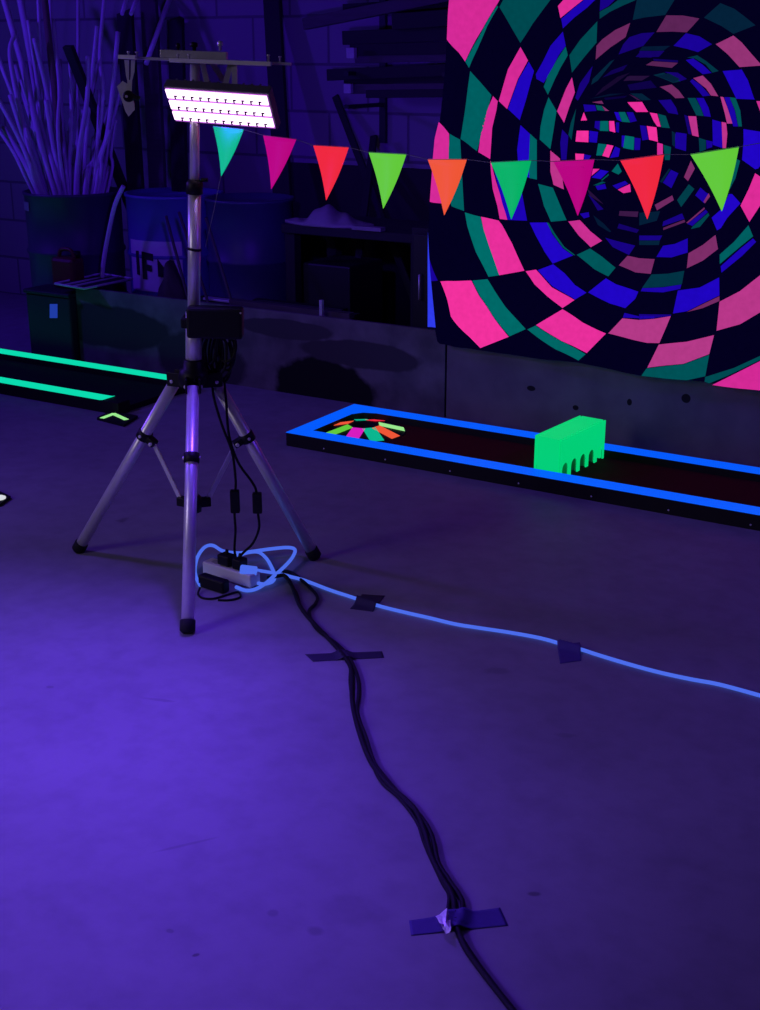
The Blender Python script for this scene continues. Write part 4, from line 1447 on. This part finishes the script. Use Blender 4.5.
# leaning dark boards behind the drums
def lean(p0, p1, d0, d1, wid, th, mat, label, name='leaning_board', group='dark boards leaning on the back wall'):
    a, b_ = atd(*p0, d0), atd(*p1, d1)
    a.y = min(a.y, WALLY - 0.09)
    b_.y = min(b_.y, WALLY - 0.04)
    if a.z > 0.01:                      # carry the board on down to the floor
        t = (a.z - 0.01) / max(1e-6, (b_.z - a.z))
        a = a + (a - b_) * t
    o = MB().box((a + b_) / 2, ((b_ - a).length, th, wid), rot=frame(b_ - a, (1, 0, 0)), bev=0.003).build(name, mat)
    return tag(o, label, 'board', group)


lean((124, 190), (68, 46), 7.85, 7.25, 0.065, 0.03, M['timber_dark'], 'thin black board leaning left across the pale sticks')
lean((136, 190), (125, 12), 7.7, 7.85, 0.11, 0.03, M['timber_dark'], 'black board leaning upright just right of the pale sticks')
lean((158, 190), (150, -30), 7.75, 7.9, 0.115, 0.03, M['timber'], 'wide dark board upright behind the left end of the crossbar')
lean((180, 190), (176, 20), 7.7, 7.85, 0.105, 0.03, M['timber_dark'], 'black board upright directly behind the light stand pole')
lean((283, 190), (308, -30), 7.55, 7.75, 0.11, 0.03, M['timber_dark'], 'dark board leaning right, to the right of the lit lamp')
lean((360, 160), (340, 96), 7.35, 7.5, 0.04, 0.02, M['timber_dark'], 'narrow dark batten leaning below the timber stack')
lean((371, 160), (374, 136), 7.3, 7.35, 0.04, 0.02, M['timber_dark'], 'stub of dark batten beside the narrow leaning one')
# loose pale pipes in front of the wall, right of the sticks
for (p0_, p1_, w, lb_) in (((146, 64), (172, -8), 5, 'pale pipe leaning right above the crossbar\'s left end'), ((122, 14), (129, -10), 4, 'pale pipe tip showing at the top edge, left of the crossbar'), ((131, 14), (140, -10), 4, 'pale pipe tip at the top edge, second left of the crossbar')):
    a, b_ = atd(*p0_, 7.6), atd(*p1_, 7.75)
    t = (a.z - 0.02) / max(1e-6, (b_.z - a.z))
    o = MB().tube([a, b_], w * 7.6 / 2600, 8).build('plastic_pipe', M['pipe'])
    tag(o, lb_, 'pipe', 'loose pale pipes by the wall')
c0_ = atz(102, 278, 0.432)
cp_ = [c0_] + [aty(x_, y_, c0_.y + 0.01 * k_) for k_, (x_, y_) in enumerate(((103.5, 262), (108, 236), (115, 205), (123.5, 186)), 1)]
tag(MB().tube(catmull(cp_, 6), 0.0125, 10).build('plastic_pipe', M['pipe']), 'short curved pale pipe standing on the tray in front of the drums', 'pipe')

# ------------------------------------------------------------------ clutter in front of the drums
bx0, bx1 = -5.49, -5.16
bn = empty('storage_bin', ((bx0 + bx1) / 2, 5.32, 0), 'dark storage bin with a blue-white sticker left of the patchy plywood board', 'bin')
MB().box(((bx0 + bx1) / 2, 5.32, 0.18), (bx1 - bx0, 0.18, 0.36), bev=0.01).build('body', M['bin'], bn)
MB().box(((bx0 + bx1) / 2, 5.32, 0.37), (bx1 - bx0 + 0.02, 0.2, 0.022), bev=0.006).build('lid', M['bin'], bn)
pp = [aty(50, 304, 5.229), aty(57.5, 304, 5.229), aty(57.5, 318, 5.229), aty(50, 318, 5.229)]
MB().prism(pp, (0, -0.0025, 0)).build('sticker', M['bluelabel'], bn)
# wire-edged tray on the bin and board
TQ = [(55, 283), (84, 288), (132, 278), (101, 273)]
TP = [atz(x, y, 0.435) for x, y in TQ]
ctr = sum(TP, Vector()) / 4
tray = empty('tray', (ctr.x, ctr.y, 0.42), 'flat slatted tray with pale edges resting on the bin and plywood board', 'tray')
MB().prism([p.lerp(ctr, 0.03) - Vector((0, 0, 0.006)) for p in TP], (0, 0, -0.008)).build('panel', M['dark_steel'], tray)
rim_ = [TP[k % 4] + Vector((0, 0, -0.004)) for k in range(5)]
MB().tube(rim_, 0.007, 8).build('rim', M['pipe'], tray)
sl = MB()
for k in (0.33, 0.6):
    sl.tube([TP[0].lerp(TP[1], k) + Vector((0, 0, -0.003)), TP[3].lerp(TP[2], k) + Vector((0, 0, -0.003))], 0.006, 8)
sl.build('slat', M['pipe'], tray)
gc = aty(68, 270, 5.39)
can = empty('fuel_can', (gc.x, gc.y, 0.382), 'dark red fuel can standing on the bin in front of the stick drum', 'can')
MB().box((gc.x, gc.y, 0.382 + 0.085), (0.17, 0.1, 0.17), bev=0.02).build('body', M['red'], can)
MB().tube(catmull([(gc.x - .06, gc.y, .55), (gc.x - .04, gc.y, .59), (gc.x + .03, gc.y, .592), (gc.x + .06, gc.y, .55)], 5), 0.011, 8).build('handle', M['red'], can)
MB().lathe([(0.022, 0.0), (0.022, 0.03), (0.018, 0.034)], (gc.x + .055, gc.y + 0.02, 0.552), 16).build('cap', M['black'], can)

# dark bag and rods between the blue drum and the pole
bg = aty(172, 280, 5.4)
bag = MB()
bmesh.ops.create_icosphere(bag.bm, subdivisions=3, radius=1)
for v in bag.bm.verts:
    n_ = v.co.copy()
    k = 1 + 0.08 * math.sin(6 * n_.x + 3 * n_.z) + 0.06 * math.sin(9 * n_.y + 5 * n_.z)
    v.co = Vector((n_.x * 0.095 * k, n_.y * 0.075 * k, 0.29 + n_.z * 0.29 * (k if n_.z > 0 else 1)))
    if v.co.z > 0.45:
        v.co.x *= 0.75
    v.co += Vector((bg.x, bg.y, 0))
for f in bag.bm.faces:
    f.smooth = True
tag(bag.build('refuse_sack', pmat('dark_brown_sack', (0.05, 0.03, 0.035), 0.7, var=0.3)), 'dark brown sack standing behind the plywood board, left of the pole', 'sack')
for (p0_, p1_, lb_) in (((180, 294), (166, 216), 'thin pale rod leaning on the blue drum, left of two'), ((190, 275), (179, 212), 'thin pale rod leaning beside the pole, right of two'), ((218, 285), (206, 218), 'thin grey rod leaning just right of the pole')):
    a, b_ = aty(*p0_, 5.33), aty(*p1_, 5.46)
    t = (a.z - 0.01) / (b_.z - a.z)
    a = a + (a - b_) * t
    a.y = max(a.y, 5.3)
    tag(MB().tube([a, b_], 0.008, 8).build('rod', M['timber']), lb_, 'rod', 'thin rods leaning behind the board')

px0, px1 = aty(272, 160, WALLY - .06).x, -2.4
tag(MB().box(((px0 + px1) / 2, WALLY - 0.05, 0.51), (px1 - px0, 0.03, 1.02), bev=0.003).build('sheet_panel', M['timber_dark']), 'black sheet panel standing against the wall behind the workbench', 'panel')
# workbench with a crumpled sheet, dark cupboard
wx0, wx1, wy = -4.05, -3.2, 5.95
wbn = empty('workbench', ((wx0 + wx1) / 2, wy, 0), 'dark workbench against the back wall between the navy drum and the tapestry', 'workbench')
MB().box(((wx0 + wx1) / 2, wy, 0.76), (wx1 - wx0, 0.5, 0.045), bev=0.004).build('worktop', M['timber_dark'], wbn)
for sx in (wx0 + .04, wx1 - .04):
    for sy in (wy - .2, wy + .2):
        MB().box((sx, sy, 0.37), (0.06, 0.06, 0.735)).build('leg', M['timber_dark'], wbn)
MB().box(((wx0 + wx1) / 2, wy, 0.2), (wx1 - wx0 - .14, 0.42, 0.03)).build('shelf', M['timber_dark'], wbn)
dc = MB()
dc.box((wx0 + .24, wy - 0.02, 0.40), (0.3, 0.34, 0.36), bev=0.01)
dc.build('drawer_unit', M['dark_steel'], wbn)
# crumpled dust sheet: low spread heap
sh = MB()
n, m = 36, 14
c0 = aty(333, 219, 5.86)
rows = []
for i in range(n + 1):
    row = []
    for j in range(m + 1):
        u, v = i / n, j / m
        w_ = (1 - abs(2 * v - 1) ** 2.2)
        h_ = 0.012 + w_ * (0.025 * math.sin(PI * u) + 0.065 * math.exp(-((u - 0.5) / 0.13) ** 2) + 0.014 * math.sin(17 * u + 3 * v) * math.sin(PI * u) + 0.01 * math.sin(31 * u + 9 * v) * math.sin(PI * u))
        wd = 0.13 * (0.25 + 0.75 * math.sin(PI * min(1, max(0, u))) ** 0.7)
        row.append(sh.bm.verts.new((c0.x - 0.26 + 0.52 * u, 5.82 + (v - 0.5) * 2 * wd, 0.7826 + max(0, h_))))
    rows.append(row)
for i in range(n):
    for j in range(m):
        sh.bm.faces.new((rows[i][j], rows[i + 1][j], rows[i + 1][j + 1], rows[i][j + 1])).smooth = True
be = [e for e in sh.bm.edges if e.is_boundary]
ex = bmesh.ops.extrude_edge_only(sh.bm, edges=be)
for g in ex['geom']:
    if isinstance(g, bmesh.types.BMVert):
        g.co.z = 0.7828
bmesh.ops.holes_fill(sh.bm, edges=[e for e in sh.bm.edges if e.is_boundary], sides=0)
tag(sh.build('dust_sheet', M['cloth']), 'crumpled pale grey dust sheet heaped on the dark workbench', 'cloth')
a, b_ = aty(354, 229, 5.71), aty(383, 231, 5.71)
a.z = b_.z = 0.794
tag(MB().box((a + b_) / 2, ((b_ - a).length, 0.05, 0.02), bev=0.002).build('batten', pmat('grey_wood', (0.24, 0.22, 0.23), 0.8)), 'short pale batten on the front edge of the dark workbench', 'batten')
kx0, kx1 = -3.17, -2.62
cab = empty('cupboard', ((kx0 + kx1) / 2, 5.75, 0), 'black cupboard behind the left edge of the tapestry', 'cupboard')
MB().box(((kx0 + kx1) / 2, 5.8, 0.42), (kx1 - kx0, 0.5, 0.84), bev=0.006).build('body', M['timber_dark'], cab)
MB().box(((kx0 + kx1) / 2, 5.54, 0.42), (kx1 - kx0 - .04, 0.016, 0.78), bev=0.003).build('door', M['dark_steel'], cab)
MB().tube([(kx0 + .07, 5.52, .5), (kx0 + .07, 5.51, .5), (kx0 + .07, 5.51, .62), (kx0 + .07, 5.52, .62)], 0.006, 8).build('handle', M['zinc'], cab)

# flat bars lying behind the board
for (x0_, y0_, x1_, y1_, yy, th, mt, lb_) in ((206, 303, 318, 296, 5.42, 0.012, 'zinc', 'pale thin metal bar lying on top of the stack behind the board'),
                                              (232, 307, 352, 305, 5.36, 0.03, 'timber', 'dark plank lying behind the patchy board, right of the pole'),
                                              (255, 297, 345, 294, 5.5, 0.02, 'dark_steel', 'dark steel flat lying behind the plank stack')):
    a, b_ = aty(x0_, y0_, yy), aty(x1_, y1_, yy)
    a.z = b_.z = {5.42: 0.405, 5.36: 0.415, 5.5: 0.405}[yy]
    tag(MB().box((a + b_) / 2, ((b_ - a).length, 0.05, th), bev=0.002).build('bar', M[mt]), lb_, 'bar', 'bars lying behind the board')
tr = empty('trestle', (-3.95, 5.43, 0), 'low dark trestle carrying the bars behind the plywood board', 'trestle')
MB().box((-3.95, 5.43, 0.385), (1.0, 0.2, 0.02)).build('top', M['timber_dark'], tr)
for sx in (-4.4, -3.5):
    MB().box((sx, 5.43, 0.1875), (0.05, 0.18, 0.375)).build('leg', M['timber_dark'], tr)
a = aty(315.5, 312, 5.25)
tag(MB().box((a.x, 5.295 + 0.009, 0.44), (0.018, 0.02, 0.1), bev=0.003).build('clamp', pmat('pale_clamp', (0.45, 0.45, 0.47), 0.5)), 'small pale clamp gripping the top edge of the patchy plywood board', 'clamp')

# ------------------------------------------------------------------ timber rack on the wall
LUM = [((305, 24), (446, -4), 6.3, 0.06, 0.05, 'timber'), ((345, 38), (446, 34), 6.3, 0.07, 0.06, 'timber_dark'), ((352, 50), (446, 48), 6.3, 0.06, 0.05, 'timber_dark'), ((357, 59), (446, 57), 6.32, 0.045, 0.05, 'timber'),
       ((329, 75), (446, 70), 6.3, 0.06, 0.05, 'timber_dark'), ((346, 83), (446, 80), 6.36, 0.06, 0.05, 'timber_dark'), ((352, 89), (446, 88), 6.25, 0.05, 0.05, 'timber'), ((368, 94), (446, 93), 6.22, 0.04, 0.05, 'timber_dark'),
       ((394, 22), (446, 18), 6.25, 0.08, 0.05, 'timber_dark'), ((345, 10), (446, 4), 6.4, 0.06, 0.05, 'timber_dark')]
names = ['topmost slanting timber of the wall rack', 'dark timber in the middle of the upper rack stack', 'dark timber second from the bottom of the upper rack stack', 'lowest timber of the upper rack stack',
         'longest timber of the lower rack stack, reaching furthest left', 'second timber of the lower rack stack', 'pale-ended timber low in the lower rack stack', 'bottom timber of the lower rack stack', 'short thick timber near the tapestry on the rack', 'dark timber behind the topmost slanting one']
for (p0_, p1_, yy, hh, dd, mt), lb_ in zip(LUM, names):
    a, b_ = aty(*p0_, yy), aty(*p1_, yy)
    b_ = a + (b_ - a) * 1.15
    t = MB().box((a + b_) / 2, ((b_ - a).length, dd, hh), rot=frame(b_ - a, (0, 0, 1)), bev=0.003).build('timber', M[mt])
    tag(t, lb_, 'timber', 'timbers stacked on the wall rack')
for (x, y, yy, s, lb_) in ((351.5, 53, 6.21, 0.05, 'small pale block end in the upper rack stack'), (348.5, 88.5, 6.19, 0.045, 'small pale block end in the lower rack stack')):
    a = aty(x, y, yy)
    tag(MB().box(a, (s, 0.03, s * 1.1), bev=0.003).build('block', pmat('pale_wood_end', (0.42, 0.4, 0.42), 0.8)), lb_, 'block')
rk = empty('timber_rack', (-3.6, WALLY - 0.02, 1.3), 'dark steel wall rack holding the stacked timbers', 'rack')
for rx in (-3.95, -3.35):
    MB().box((rx, WALLY - 0.016, 1.6), (0.04, 0.024, 0.9)).build('upright', M['dark_steel'], rk)
    for rz in (1.36, 1.53):
        MB().box((rx, WALLY - 0.205, rz), (0.03, 0.4, 0.02)).build('arm', M['dark_steel'], rk)

# ------------------------------------------------------------------ world and view
w = bpy.data.worlds.new('world')
scn.world = w
w.use_nodes = True
w.node_tree.nodes['Background'].inputs['Color'].default_value = (0.05, 0.03, 0.14, 1)
w.node_tree.nodes['Background'].inputs['Strength'].default_value = 0.12
scn.view_settings.view_transform = 'Standard'
scn.view_settings.look = 'None'
scn.view_settings.exposure = 0
scn.view_settings.gamma = 1
scn.view_settings.use_curve_mapping = False
